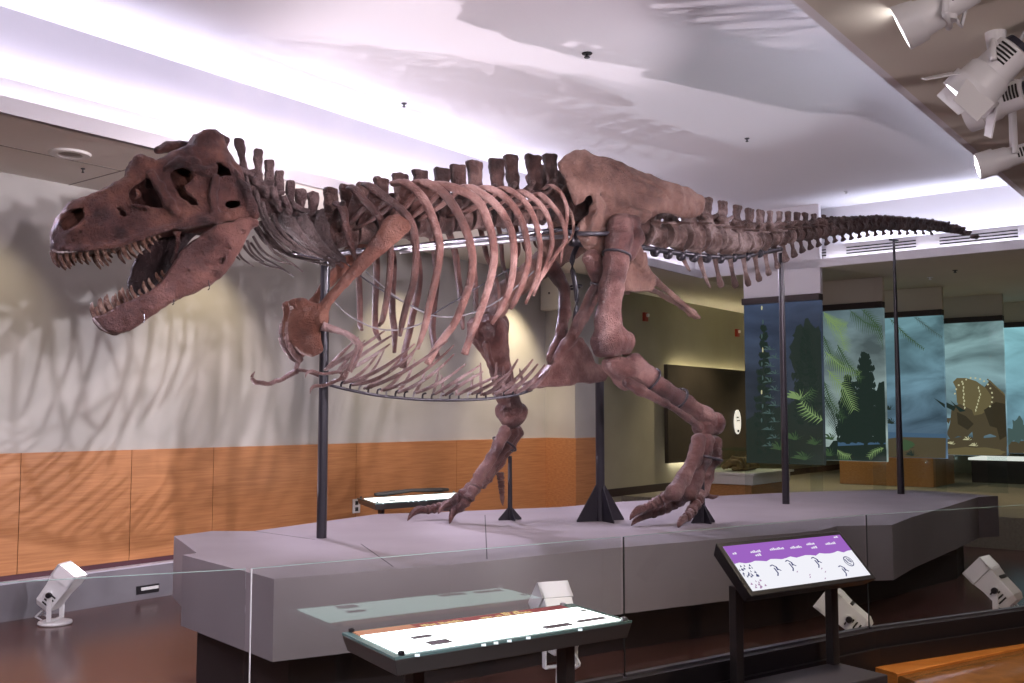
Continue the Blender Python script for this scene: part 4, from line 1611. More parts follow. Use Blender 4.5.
def catmull3(Pn, n):
    Pn = [2 * Pn[0] - Pn[1]] + list(Pn) + [2 * Pn[-1] - Pn[-2]]
    out = []
    for i in range(1, len(Pn) - 2):
        for t in np.linspace(0, 1, n, endpoint=False):
            a, b, c, d = Pn[i - 1:i + 3]
            out.append(0.5 * ((2 * b) + (-a + c) * t + (2 * a - 5 * b + 4 * c - d) * t * t + (-a + 3 * b - 3 * c + d) * t ** 3))
    out.append(Pn[-2])
    return np.array(out)


def box_of(pts, pad):
    p = np.array(pts, float)
    return p.min(0) - pad, p.max(0) + pad


# --------------------------------------------------------------- materials
def bone_mat(name, c0, c1, c2, rough_=0.45, sc=3.0, spec=0.5):
    m = mat(name, c1, rough_, 0, spec)
    nt = m.node_tree
    b = nt.nodes['Principled BSDF']
    tc = nt.nodes.new('ShaderNodeTexCoord')
    n = nt.nodes.new('ShaderNodeTexNoise')
    n.inputs['Scale'].default_value = sc
    n.inputs['Detail'].default_value = 9
    n.inputs['Roughness'].default_value = 0.62
    nt.links.new(tc.outputs['Object'], n.inputs['Vector'])
    r = nt.nodes.new('ShaderNodeValToRGB')
    r.color_ramp.elements[0].position = 0.38
    r.color_ramp.elements[0].color = (*c0, 1)
    r.color_ramp.elements[1].position = 0.62
    r.color_ramp.elements[1].color = (*c2, 1)
    e = r.color_ramp.elements.new(0.5)
    e.color = (*c1, 1)
    nt.links.new(n.outputs['Fac'], r.inputs['Fac'])
    nt.links.new(r.outputs['Color'], b.inputs['Base Color'])
    n2 = nt.nodes.new('ShaderNodeTexNoise')
    n2.inputs['Scale'].default_value = 26
    n2.inputs['Detail'].default_value = 8
    nt.links.new(tc.outputs['Object'], n2.inputs['Vector'])
    v = nt.nodes.new('ShaderNodeTexVoronoi')
    v.feature = 'DISTANCE_TO_EDGE'
    v.inputs['Scale'].default_value = 5.0
    nt.links.new(n2.outputs['Color'], v.inputs['Vector'])
    ad = nt.nodes.new('ShaderNodeMath')
    ad.operation = 'ADD'
    nt.links.new(n2.outputs['Fac'], ad.inputs[0])
    nt.links.new(v.outputs['Distance'], ad.inputs[1])
    bp = nt.nodes.new('ShaderNodeBump')
    bp.inputs['Strength'].default_value = 0.85
    bp.inputs['Distance'].default_value = 0.05
    nt.links.new(ad.outputs[0], bp.inputs['Height'])
    nt.links.new(bp.outputs['Normal'], b.inputs['Normal'])
    return m


B_skull = bone_mat('bone_skull', (0.034, 0.015, 0.015), (0.098, 0.042, 0.036), (0.205, 0.09, 0.066), 0.38)
B_mouth_shade = bone_mat('bone_mouth_shade', (0.018, 0.009, 0.01), (0.03, 0.015, 0.016), (0.05, 0.024, 0.024), 0.6)  # skull bone darkened to stand in for shade inside the mouth
B_pale = bone_mat('pale_filler', (0.3, 0.2, 0.17), (0.5, 0.4, 0.38), (0.7, 0.6, 0.6), 0.5, 14)
B_jaw = bone_mat('bone_jaw', (0.07, 0.03, 0.027), (0.14, 0.06, 0.05), (0.24, 0.11, 0.09), 0.4)
B_tooth = bone_mat('tooth_enamel', (0.09, 0.04, 0.028), (0.17, 0.085, 0.06), (0.34, 0.22, 0.17), 0.28, 12)
B_neck = bone_mat('bone_neck', (0.04, 0.022, 0.022), (0.08, 0.045, 0.043), (0.15, 0.095, 0.09), 0.45)
B_rust = bone_mat('bone_rust', (0.085, 0.03, 0.02), (0.155, 0.056, 0.036), (0.24, 0.105, 0.072), 0.45)
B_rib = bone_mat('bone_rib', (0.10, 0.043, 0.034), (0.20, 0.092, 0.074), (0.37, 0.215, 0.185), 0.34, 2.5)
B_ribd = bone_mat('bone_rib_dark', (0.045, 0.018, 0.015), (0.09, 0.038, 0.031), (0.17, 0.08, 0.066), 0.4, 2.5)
B_back = bone_mat('bone_back', (0.025, 0.011, 0.009), (0.065, 0.031, 0.026), (0.17, 0.10, 0.085), 0.4)
B_tan = bone_mat('bone_tan', (0.10, 0.048, 0.036), (0.19, 0.10, 0.077), (0.29, 0.17, 0.135), 0.4, 2.6)
B_leg = bone_mat('bone_leg', (0.045, 0.018, 0.017), (0.115, 0.05, 0.043), (0.24, 0.13, 0.115), 0.32, 2.4)
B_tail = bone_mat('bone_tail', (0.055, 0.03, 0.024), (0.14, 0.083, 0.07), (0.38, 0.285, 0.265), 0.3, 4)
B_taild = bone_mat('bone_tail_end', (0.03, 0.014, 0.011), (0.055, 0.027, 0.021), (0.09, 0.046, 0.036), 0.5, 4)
B_gast = bone_mat('bone_belly_rib', (0.09, 0.043, 0.037), (0.18, 0.10, 0.09), (0.35, 0.235, 0.225), 0.32, 3)
B_gray = bone_mat('bone_grey', (0.04, 0.025, 0.025), (0.075, 0.05, 0.047), (0.14, 0.10, 0.095), 0.42)
M_chrome = mat('polished_steel', (0.30, 0.30, 0.34), 0.24, 1.0)
M_wire = mat('wire_grey', (0.16, 0.15, 0.16), 0.45, 0.4)
M_post = mat('post_dark_steel', (0.03, 0.027, 0.034), 0.3, 0.4)

SK = thing('dinosaur_skeleton', (0.83, 9.43, ZP), 'huge mounted carnivorous dinosaur skeleton with open jaws, standing on the grey platform', 'skeleton')

# ------------------------------------------------------------------- skull
def lw(px):
    """half width of the snout-to-cheek side seen at a pixel column"""
    return float(np.interp(px, [50, 70, 110, 150, 185, 225, 258], [0.07, 0.115, 0.14, 0.175, 0.24, 0.29, 0.30]))


top_px = [(51, 249), (51.5, 228), (55.3, 216), (68.7, 202.6), (94, 190.8), (114.2, 182.4), (127.7, 174), (134, 162), (141, 156), (156, 159), (163, 156), (172, 150), (184, 146), (192.5, 142),
          (194.5, 134.5), (204, 130), (214, 128.5), (225.4, 134), (229, 145.4), (245.6, 167.3), (254, 188), (258.5, 214)]
low_px = [(255.7, 221.5), (243, 220), (232, 220.5), (218, 223), (205, 225), (195, 226.5), (188.3, 228.5), (178.2, 227.6), (161.4, 231.5), (141, 238.8), (121, 245.8), (97.4, 248), (77.2, 251), (58, 252.5)]
sk2 = [P(x, y, lw(x) * 0.75) for x, y in top_px] + [P(x, y, lw(x)) for x, y in low_px]
sk_poly = [(p[0], p[2]) for p in sk2]
hol = lambda pts, k=1.0: poly2([(q[0], q[2]) for q in [P(x, y, lw(x) * k) for x, y in pts]])
h_naris = hol([(60.5, 223), (66, 214), (74, 208.5), (83.5, 206), (84, 216), (77, 225.5), (68, 231.5), (62, 229)])
h_max = hol([(116, 207), (121, 205.5), (126.4, 211.7), (125.7, 216.5), (119.8, 215.4)])
h_ant = hol([(130.5, 192), (135, 184), (142.5, 180.5), (147, 175.5), (154, 178.6), (160, 188.8), (166.5, 197.6), (166.5, 207.5), (157, 208), (143, 203), (134, 202.5)])
h_orb = hol([(172.5, 172), (176, 168.5), (183, 166.9), (192, 169.4), (194, 176), (188, 182.5), (183.5, 186.5), (188.3, 193), (195.7, 199), (198, 204.2), (191.3, 204.2), (182.5, 197.6), (175.5, 185.5)])
h_lt1 = hol([(216.5, 162), (222, 161), (231, 167.5), (234.5, 174), (226.4, 174), (218, 177)])
h_lt2 = hol([(226, 201), (233, 199.5), (241, 200), (241.5, 205), (233, 206.4), (227, 205)])
f_sk2 = poly2(sk_poly)
s_px = np.array([P(x, 230, lw(x))[0] for x in (52, 60, 75, 100, 130, 160, 185, 215, 245, 260)])
w_lo = np.array([0.085, 0.115, 0.135, 0.15, 0.165, 0.19, 0.25, 0.29, 0.30, 0.29])
w_hi = np.array([0.05, 0.08, 0.095, 0.095, 0.10, 0.15, 0.21, 0.22, 0.17, 0.12])
z_lo = np.array([P(x, y, 0.15)[2] for x, y in ((52, 251), (60, 252), (75, 251), (100, 248), (130, 243), (160, 232), (185, 228), (215, 223), (245, 220), (260, 219))])
z_hi = np.array([P(x, y, 0.1)[2] for x, y in ((52, 230), (60, 210), (75, 200), (100, 188), (130, 172), (160, 158), (185, 147), (215, 132), (245, 167), (260, 214))])


def skull_f(X, Y, Z):
    d2 = f_sk2(X, Z)
    zl, zh = np.interp(X, s_px, z_lo), np.interp(X, s_px, z_hi)
    t = np.clip((Z - zl) / np.maximum(zh - zl, 0.05), 0, 1)
    w_ = np.interp(X, s_px, w_lo) * (1 - t) + np.interp(X, s_px, w_hi) * t
    w_ = w_ + 0.012 * np.sin(X * 21 + Z * 9) * t
    ay = np.abs(Y)
    out = smax(d2, ay - w_, 0.05)
    inn = np.maximum(d2 + 0.055, ay - w_ + 0.045)
    # keep the shell near the roof thicker and the mouth side open behind the teeth
    d = smax(out, -inn, 0.02)
    side = lambda h, m: np.maximum(h, m - ay)
    lo_ = w_ - 0.10
    for h, k in ((h_naris, 0), (h_ant, 0), (h_orb, 0), (h_lt1, 0), (h_lt2, 0)):
        d = smax(d, -np.maximum(h(X, Z), lo_ - ay), 0.022)
    d = smax(d, -np.maximum(h_max(X, Z), w_ - 0.06 - ay), 0.012)
    return d


def add_mid(f, extra, k=0.03):
    def g_(X, Y, Z):
        d = f(X, Y, Z)
        ay = np.abs(Y)
        for e in extra:
            d = smin(d, e(X, ay, Z), k)
        return d
    return g_


def pl(x, y, l):
    q = P(x, y, l)
    return (q[0], q[1], q[2])


extra = [
    chain([pl(130, 172, .10), pl(139, 160, .11), pl(150, 161, .12)], [.025, .045, .03]),          # lacrimal boss
    chain([pl(166, 168, .18), pl(180, 161, .215), pl(196, 163, .225)], [.022, .032, .024]),          # brow over the eye
    chain([pl(152, 175, .16), pl(160, 188, .185), pl(168, 202, .21), pl(176, 212, .23)], [.03, .034, .036, .03]),  # bar before the eye
    chain([pl(70, 250, .125), pl(110, 246, .15), pl(150, 233, .175), pl(185, 223, .24), pl(225, 216, .295)], [.02, .022, .022, .025, .025]),
    chain([pl(216, 178, .275), pl(212, 196, .285), pl(216, 212, .295)], [.03, .03, .03]),
    chain([pl(235, 172, .22), pl(246, 190, .26), pl(254, 214, .29)], [.025, .03, .04]),
    chain([pl(195, 168, .24), pl(206, 172, .26), pl(214, 168, .25)], [.03, .035, .03]),
    chain([pl(58, 236, .05), pl(66, 236, .10), pl(84, 222, .135)], [.02, .02, .02]),
    chain([pl(136, 190, .145), pl(139, 194, .14), pl(134, 200, .15)], [.012, .02, .012]),
    chain([pl(133, 206, .165), pl(146, 208, .17), pl(160, 213, .185)], [.014, .016, .014]),
    # palate and cheek struts inside the mouth
    chain([pl(176, 226, .13), pl(178, 242, .15), pl(174, 262, .17)], [.022, .018, .02]),
    chain([pl(150, 230, .05), pl(185, 225, .08), pl(215, 222, .13)], [.035, .035, .03]),
    chain([pl(100, 240, .05), pl(150, 230, .05)], [.035, .035]),
]
# partition inside the skull and the palate, darkened for shade, behind the teeth
f_sep = poly2([(q_[0], q_[2]) for q_ in [P(x, y, -.12) for x, y in ((66, 246), (60, 226), (72, 208), (98, 196), (132, 178), (144, 178), (146, 189), (154, 189), (155, 178), (172, 160), (200, 146), (226, 150), (240, 172), (250, 212), (225, 222), (190, 226), (150, 234), (100, 244))]])
# raised crest on the back of the skull
crest = [cap(pl(198, 142, .0), pl(222, 142, .0), .045, .05), ell(pl(209, 137.5, 0), (.085, .11, .048)), cap(pl(196, 136.5, .06), pl(216, 132.5, .07), .02, .024), cap(pl(216, 132.5, .07), pl(226, 140, .1), .024, .03)]
f_skull = add_mid(skull_f, extra)


def f_skull2(X, Y, Z):
    d = f_skull(X, Y, Z)
    d = np.minimum(d, smax(f_sep(X, Z), np.abs(Y + np.interp(X, s_px, w_hi) * 0.55 + 0.03) - 0.02, 0.02))
    for e in crest:
        d = smin(d, e(X, Y, Z), 0.03)
    for x, y, r in ((215.5, 139.5, .026), (80, 232, .014), (157, 171, .016), (144, 210, .014), (72, 240, .012)):
        q = P(x, y, lw(x))
        q2 = np.array([q[0], q[1], q[2]])
        dd2 = np.sqrt((X - q2[0]) ** 2 + (Z - q2[2]) ** 2 + 0.3 * (np.abs(Y) - q2[1]) ** 2) - r
        d = smax(d, -dd2, 0.01)
    return d


lo, hi = box_of([(p[0], 0, p[2]) for p in sk2], 0.06)
lo[1], hi[1] = -0.38, 0.38
lo[2] -= 0.22
SKULL = bone('skull', f_skull2, lo, hi, 0.0105, B_skull, SK, amp=0.008, scale=26, seed=1)
# brow horn on the far side seen over the snout
hb = [P(158, 150.5, -.16), P(168, 147, -.18), P(180, 147, -.2), P(192, 146, -.2)]
bone('brow_horn', chain(hb, [.034, .042, .045, .035]), *box_of(hb, 0.07), 0.011, B_skull, SKULL, amp=0.006, scale=30, seed=3)

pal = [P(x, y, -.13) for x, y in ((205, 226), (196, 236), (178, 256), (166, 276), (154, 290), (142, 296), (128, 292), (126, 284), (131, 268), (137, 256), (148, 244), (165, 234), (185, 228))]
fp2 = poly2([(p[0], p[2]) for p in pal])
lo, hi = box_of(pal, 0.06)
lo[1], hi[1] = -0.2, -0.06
bone('palate_bone', lambda X, Y, Z: smax(fp2(X, Z), np.abs(Y + 0.13) - 0.022, 0.03), lo, hi, 0.011, B_mouth_shade, SKULL, amp=0.01, scale=24, seed=9, label='plate of bone inside the open mouth, darkened for its shade')
# pale filler along the gum line
q_ = [P(x, y, lw(x) * .95) for x, y in ((52.5, 250), (58, 252), (66, 252), (75, 251), (84, 250))]
tube_body('filler_edge', q_, [.006, .009, .008, .009, .004], B_pale, SKULL, 7, label='pale filler along the front gum line')
# ------------------------------------------------------------------- jaw
jl = lambda px: float(np.interp(px, [92, 100, 120, 150, 190, 230, 258], [0.055, 0.085, 0.125, 0.165, 0.225, 0.27, 0.285]))
jaw_px = [(93, 316), (94.6, 320), (102, 328), (110, 331.5), (119.5, 333.5), (129.8, 330.8), (146, 321.3), (160, 311), (173.7, 301.5), (194.3, 292.7), (211.8, 285.4), (220, 279), (227, 272), (233.7, 261.8), (242.5, 246),
          (248.4, 234), (256, 225), (254, 218.5), (242.5, 220.8), (227.9, 221.5), (216, 225), (203, 234), (189.8, 244), (179.5, 252.5), (170.8, 266), (162, 281), (150, 291), (138.6, 296.5), (128, 301.5), (115, 307), (105, 313.5), (98, 316)]
jw = [P(x, y, jl(x)) for x, y in jaw_px]
f_jw = poly2([(p[0], p[2]) for p in jw])
js = np.array([P(x, 300 - (x - 92) * 0.5, jl(x))[0] for x in (92, 100, 120, 150, 190, 230, 258)])
jlv = np.array([0.02, 0.055, 0.095, 0.14, 0.20, 0.245, 0.26])
jf = [(hol_ := poly2([(q[0], q[2]) for q in [P(x, y, .25) for x, y in pts]])) for pts in ([(218.5, 262), (221, 258.5), (223.5, 258), (222.5, 262.5), (219.5, 264.5)],)]
jaw_ext = [chain([pl(200, 262, .255), pl(208, 268, .26), pl(222, 270, .275), pl(228, 258, .285), pl(230, 245, .285)], [.016, .018, .02, .018, .016], k=.015),
           chain([pl(240, 224, .27), pl(253, 222, .27)], [.045, .045])]


def jaw_f(X, Y, Z):
    d2 = f_jw(X, Z)
    lc = np.interp(X, js, jlv)
    ay = np.abs(Y)
    th = np.interp(X, js, [0.06, 0.055, 0.045, 0.042, 0.045, 0.045, 0.05])
    d = smax(d2, np.abs(ay - lc) - th, 0.035)
    for e in jaw_ext:
        d = smin(d, e(X, ay, Z), 0.025)
    for h in jf:
        d = smax(d, -h(X, Z), 0.01)
    for x, y, r in ((242, 232, .018), (226, 248, .012), (229, 249, .015), (207, 261, .014), (189, 270, .02), (209, 239, .014), (196, 276, .011)):
        q = P(x, y, .27)
        d = smax(d, -(np.sqrt((X - q[0]) ** 2 + (Z - q[2]) ** 2 + 0.35 * (ay - lc - 0.05) ** 2) - r), 0.01)
    return d


lo, hi = box_of([(p[0], 0, p[2]) for p in jw], 0.05)
lo[1], hi[1] = -0.36, 0.36
JAW = bone('lower_jaw', jaw_f, lo, hi, 0.0105, B_jaw, SK, amp=0.007, scale=26, seed=2)


def tooth(parent, b, t, l0, l1, r, mirror):
    a, c = P(*b, l0), P(*t, l1)
    m_ = (a + c) / 2 + np.array([-0.012, 0, 0])
    a2 = a + (a - c) * 0.25
    tube_body('tooth', [a2, a, m_, c * 0.75 + m_ * 0.25, c], [r, r * 1.05, r * 0.85, r * 0.5, r * 0.08], B_tooth, parent, 8, 0.7, mirror, 2, (1, 0, 0))


UT = [((53.9, 253), (60.5, 266.6)), ((59, 253), (67, 268.8)), ((65.6, 252), (72, 267)), ((73, 251.5), (76.6, 263)), ((80, 251), (84.7, 261.5)), ((86, 250), (91, 262)), ((95.7, 248.8), (103.7, 266.6)), ((103, 248), (111.8, 263)),
      ((122, 246), (129.4, 260)), ((128, 244.5), (136, 255.5)), ((133.7, 243), (143, 254.5)), ((142.5, 240), (151, 252.7)), ((148.4, 237.5), (154, 245)), ((153.5, 235.5), (158, 241.5)), ((158.5, 233.5), (161.5, 238)), ((112, 247), (116, 254))]
for (b, t_) in UT:
    r = 0.011 + 0.0085 * min(1, math.hypot(t_[0] - b[0], t_[1] - b[1]) / 15)
    l0 = lw(b[0]) - 0.03
    for mir in (False, True):
        tooth(SKULL, b, t_, l0, l0 - 0.012, r, mir)
LT = [((95.5, 316), (92.3, 302)), ((100, 318), (96, 306)), ((104.5, 313), (100.5, 297)), ((111, 309), (107, 294)), ((119, 305.5), (115.5, 293)), ((127, 302.5), (122.3, 287)), ((136, 298), (131, 285)), ((141.5, 295), (140, 289)),
      ((147, 291.5), (143.5, 281)), ((154, 288), (148.7, 277.5)), ((161.5, 282), (156, 272)), ((165.5, 277), (162, 270))]
for (b, t_) in LT:
    r = 0.010 + 0.0085 * min(1, math.hypot(t_[0] - b[0], t_[1] - b[1]) / 15)
    l0 = jl(b[0]) - 0.035
    for mir in (False, True):
        tooth(JAW, b, t_, l0, l0 - 0.005, r, mir)
q_ = [P(x, y, jl(x) * .8) for x, y in ((93.6, 318), (97, 322.5), (103, 328.2), (110, 331.5), (119, 333.3))]
tube_body('filler_edge', q_, [.008, .014, .012, .012, .006], B_pale, JAW, 7, label='pale filler at the tip of the lower jaw')
# wire clips on the jaw
for x, y in ((144, 318), (173.5, 300), (209, 285)):
    q = [P(x + dx, y + dy, jl(x) + 0.012) for dx, dy in ((-0.5, -5), (0, -1), (0.5, 3), (-1, 5))]
    tube_body('steel_clip', q, 0.004, M_chrome if x == 144 else M_post, JAW, 6)

# --------------------------------------------------------------- vertebrae
def interp_px(arr):
    a = np.array([list(P(x, y, 0.0)[[0, 2]]) for x, y in arr])
    o = np.argsort(a[:, 0])
    return a[o, 0], a[o, 1]


cz_s, cz_z = interp_px([(243, 182), (247, 187), (259, 199), (270, 210), (280, 219), (291, 226), (302, 231), (314, 235), (329, 237), (345, 237), (361, 235), (377, 232.5), (400, 229.5), (430, 225), (460, 221), (490, 217.5), (520, 214.5), (550, 212), (575, 211), (600, 213), (625, 224), (653, 235.4), (672, 237), (690.5, 238), (706.6, 240),
                       (722, 241), (736, 243), (749, 243.5), (764.6, 240.5), (785, 236.5), (798, 235), (816, 232.5), (838, 229.5), (860, 227.2), (882, 225.5), (892, 226), (918.6, 226.8), (940.5, 228.6), (962.5, 233), (971, 235.6), (980, 243)])
CZ = lambda s: float(np.interp(s, cz_s, cz_z))


def vertebra(name, s, ln, rc, zc, ztop, th, ht, tp=0.0, tpz=0.3, tilt=0.0, m=None, chev=None, zy=0.0, seed=0, h=0.014, wide=0.035, waist=0.8):
    """one vertebra: spool-shaped body, arch, neural spine, side processes"""
    fs = []
    c0, c1 = np.array([s - ln * 0.42, 0, zc]), np.array([s + ln * 0.42, 0, zc])

    def spool(X, Y, Z):
        x = X - s
        r = np.sqrt(Y ** 2 + (Z - zc) ** 2)
        t = np.clip(np.abs(x) / (ln * 0.46), 0, 1)
        rr_ = rc * (waist + (1 - waist) * t ** 2.6)
        return smax(r - rr_, np.abs(x) - ln * 0.46, 0.012)

    def spine(X, Y, Z):
        x = X - s - tilt * (Z - zc)
        zz = np.clip((Z - zc - rc * 0.8) / max(ztop - zc - rc * 0.8, 0.03), 0, 1)
        hw = th * (0.80 + 0.20 * zz ** 2) + 0.012 * np.sin(Z * 31 + s * 7) * (1 - zz)
        wy = wide * (0.75 + 0.5 * zz ** 3)
        return smax(smax(np.abs(x) - hw, np.abs(Y) - wy, 0.02), np.maximum(Z - ztop, zc - Z), 0.02)
    arch = cap((s, 0, zc + rc * 0.9), (s, 0, zc + rc * 1.5), rc * 0.62, rc * 0.4)

    def f(X, Y, Z):
        d = smin(spool(X, Y, Z), spine(X, Y, Z), 0.03)
        d = smin(d, arch(X, Y, Z), 0.03)
        ay = np.abs(Y)
        if tp:
            d = smin(d, cap((s, 0.03, zc + rc * (1.0 if name == 'tail_vertebra' else 1.15)), (s + 0.02 + (0.05 if name == 'tail_vertebra' else 0), tp, zc + rc * (1.0 if name == 'tail_vertebra' else 1.15) + tpz * tp), ht, ht * 0.75)(X, ay, Z), 0.03)
        if zy:
            d = smin(d, cap((s, 0.03, zc + rc * 1.4), (s - ln * 0.62, zy, zc + rc * 1.55), 0.028, 0.022)(X, ay, Z), 0.02)
            d = smin(d, cap((s, 0.03, zc + rc * 1.4), (s + ln * 0.55, zy, zc + rc * 1.75), 0.026, 0.022)(X, ay, Z), 0.02)
        return d
    yw = max(tp + ht, rc, zy + 0.03) + 0.03
    lo = (s - ln * 0.75 - 0.08 - abs(tilt) * 0.3, -yw, zc - rc - 0.03)
    hi = (s + ln * 0.75 + 0.08 + max(tilt, 0) * (ztop - zc), yw, ztop + 0.04)
    return bone(name, f, lo, hi, h, m or B_back, SK, amp=0.007, scale=36, seed=seed)


# neck
neck = [(247, 187, 238.5, 138.5), (259, 199, 257.5, 148.5), (270, 210, 268.8, 159.5), (280, 219, 279, 170), (291, 226, 290.5, 180), (302, 231, 300, 189), (314, 235, 313, 192)]
for i, (x, y, tx, ty) in enumerate(neck):
    c, tpz_ = P(x, y, 0), P(tx, ty, 0)
    k = (tpz_[0] - c[0]) / (tpz_[2] - c[2])
    vertebra('neck_vertebra', c[0], 0.125, 0.072, c[2], tpz_[2], 0.038 if i < 5 else 0.05, 0.036, 0.16, -0.35, k, B_neck, zy=0.10, seed=i, wide=0.03)
# side blades of the neck vertebrae and their long thin ribs
for i, (pts, r, fl) in enumerate([
        ([(273, 187), (276, 200), (281, 212)], (.03, .026, .018), .8), ([(283, 196), (288, 207), (290, 213)], (.028, .03, .02), .8),
        ([(292, 204), (302, 210), (309, 211)], (.026, .026, .022), .8),
        ([(284, 212), (287, 222), (296, 232), (309, 246), (326, 256)], (.035, .075, .05, .03, .012), .35),
        ([(302, 213), (304, 226), (316, 242), (330, 254), (346, 262)], (.03, .075, .05, .03, .012), .35),
        ([(320, 210), (321, 226), (326, 240), (337, 253), (346, 259)], (.028, .07, .05, .026, .01), .35)]):
    for mir in (False, True):
        tube_body('neck_rib', [P(x, y, .15 if i > 2 else .12) for x, y in pts], r, B_gray if i > 2 else B_neck, SK, 9, fl, mir, 4, (1, 0, 0.3))
for i, (pts, r) in enumerate([
        ([(246, 176), (252, 196), (261, 216), (273, 236), (287, 251)], (.016, .014, .012, .012, .008)),
        ([(255, 190), (262, 212), (274, 232), (289, 246), (308, 254), (328, 257)], (.024, .018, .016, .016, .012, .008)),
        ([(262, 202), (268, 220), (282, 238), (298, 249), (322, 258)], (.022, .018, .015, .013, .008)),
        ([(272, 214), (282, 232), (298, 246), (318, 256), (340, 262)], (.022, .018, .015, .012, .008)),
        ([(253, 236), (262, 250), (276, 260), (293, 265)], (.012, .011, .009, .006)),
        ([(262, 236), (274, 252), (290, 262), (303, 272)], (.012, .011, .009, .006)),
        ([(247, 240), (252, 252), (264, 262)], (.012, .010, .005)), ([(243, 245), (246, 250), (250, 255)], (.012, .010, .006))]):
    for mir in (False, True):
        tube_body('neck_rib', [P(x, y, .17 - .012 * j) for j, (x, y) in enumerate(pts)], r, B_gray, SK, 7, 0.8, mir)

# back
dor = [(331, 188), (347, 184.5), (363, 182), (381, 177.5), (400, 173.5), (420, 170), (442, 168), (457.5, 164.5), (474, 160.5), (496, 158.5), (510, 154.5), (533, 155), (549, 154)]
dor_x = [331, 348, 366, 384, 403, 423, 443, 461, 479, 499, 517, 537, 556]
for i, ((tx, ty), x) in enumerate(zip(dor, dor_x)):
    s = P(x, 225, 0)[0]
    zc = CZ(s)
    tz = P(tx, ty, 0)
    st = P(tx, ty, 0)[0]
    k = float(np.clip((st - s) / (tz[2] - zc), -0.15, 0.1))
    vertebra('back_vertebra', s, 0.165, 0.105 if i < 5 else 0.115, zc, tz[2], (0.06, 0.066, 0.066, 0.07, 0.07, 0.07, 0.074, 0.076, 0.078, 0.078, 0.072, 0.08, 0.074)[i],
             0.036, 0.26, 0.45, k, B_back, zy=0.07, seed=10 + i, h=0.0145, wide=0.034)
# sacral block between the hip blades
for i, x in enumerate((572, 588, 604, 620, 636)):
    s = P(x, 215, 0)[0]
    vertebra('sacral_vertebra', s, 0.19, 0.115, CZ(s) + 0.02, P(x, 158 + (x - 572) * 0.28, 0)[2], 0.085, 0.05, 0.26, 0.5, 0, B_back, seed=30 + i, h=0.018)

# tail
tt_s, tt_z = interp_px([(640, 186), (690, 194), (712, 198), (727, 202), (740, 206), (752, 209), (779, 211), (800, 212), (814, 213.4), (832, 215.6), (852.5, 217), (882, 219.5), (904, 220.5), (924, 222), (939, 224.3), (959.6, 229.5), (972, 235), (980, 244)])
cb_s, cb_z = interp_px([(688, 270.6), (702, 286.7), (717.6, 286.7), (731.5, 287.4), (744, 286.7), (755.7, 283.7), (764.5, 278.6), (774, 273), (786, 263), (793, 260), (801, 255), (808.6, 251.5), (822, 247), (831, 245), (841, 242), (849.6, 241), (870, 237), (891, 235), (920, 233), (945, 233.5), (965, 237), (980, 245)])
s_end = P(979, 243, 0)[0] - 0.03
tail_x = [653.0]
while tail_x[-1] < 974:
    tail_x.append(tail_x[-1] + float(np.interp(tail_x[-1], [650, 690, 722, 745, 760, 800, 980], [18.8, 16.8, 14.5, 11.5, 9.6, 8.4, 7.6])))
_ts = [P(x, 235, 0)[0] for x in tail_x]
tail_s = [(a_, b_ - a_) for a_, b_ in zip(_ts[:-1], _ts[1:])]
NT = len(tail_s)
for i, (s, ln) in enumerate(tail_s):
    zc = CZ(s)
    zt = float(np.interp(s, tt_s, tt_z))
    rc = float(np.interp(tail_x[i], [650, 690, 715, 745, 770, 800, 850, 900, 950, 975], [0.125, 0.155, 0.155, 0.135, 0.105, 0.09, 0.075, 0.065, 0.045, 0.02]))
    rc = min(rc, float(np.interp(s, [s_end - 2.2, s_end - 0.9, s_end - 0.3, s_end], [0.2, 0.06, 0.03, 0.012])))
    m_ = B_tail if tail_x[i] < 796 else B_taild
    if i < 14:
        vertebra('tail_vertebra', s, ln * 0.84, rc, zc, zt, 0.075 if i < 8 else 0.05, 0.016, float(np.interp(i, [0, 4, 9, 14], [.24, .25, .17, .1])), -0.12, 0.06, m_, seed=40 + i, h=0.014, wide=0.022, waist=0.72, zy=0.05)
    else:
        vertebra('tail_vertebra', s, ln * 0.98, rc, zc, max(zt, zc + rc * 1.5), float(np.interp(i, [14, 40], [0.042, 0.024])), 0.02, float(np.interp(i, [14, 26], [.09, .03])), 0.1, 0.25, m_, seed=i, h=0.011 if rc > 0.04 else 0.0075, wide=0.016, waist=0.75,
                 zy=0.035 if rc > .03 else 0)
# chevrons hang under the tail
for i, (s, ln) in enumerate(tail_s[1:NT - 6]):
    z0 = CZ(s) - float(np.interp(tail_x[i + 1], [660, 715, 770, 850, 950], [0.13, 0.135, 0.10, 0.07, 0.04]))
    s0 = s + ln * 0.5
    z1 = float(np.interp(s0 + 0.09, cb_s, cb_z))
    L = max(z0 - z1, 0.035)
    dx = L * float(np.interp(i, [0, 2, 6, 14], [0.75, 0.35, 0.3, 0.4]))
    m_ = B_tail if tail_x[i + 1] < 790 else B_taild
    r = float(np.interp(i, [0, 6, 16, 30], [0.03, 0.03, 0.022, 0.014]))
    if i < 8:
        rr_ = [r * 1.2, r * 0.85, r * 0.75, r * 1.3, r * 0.9] if i > 1 else [r * 1.3, r, r * .7, r * .55, r * .3]
    else:
        rr_ = [r * 0.9, r * 0.8, r * 1.3, r * 1.7, r * 1.2]
    tube_body('chevron', [(s0 - 0.01, 0, z0 + 0.02), (s0 + dx * .15, 0, z0 - L * 0.25), (s0 + dx * .45, 0, z0 - L * 0.6), (s0 + dx * .8, 0, z0 - L * 0.9), (s0 + dx, 0, z1)], rr_, m_, SK, 9, 0.6, False, 3, (1, 0, 0))
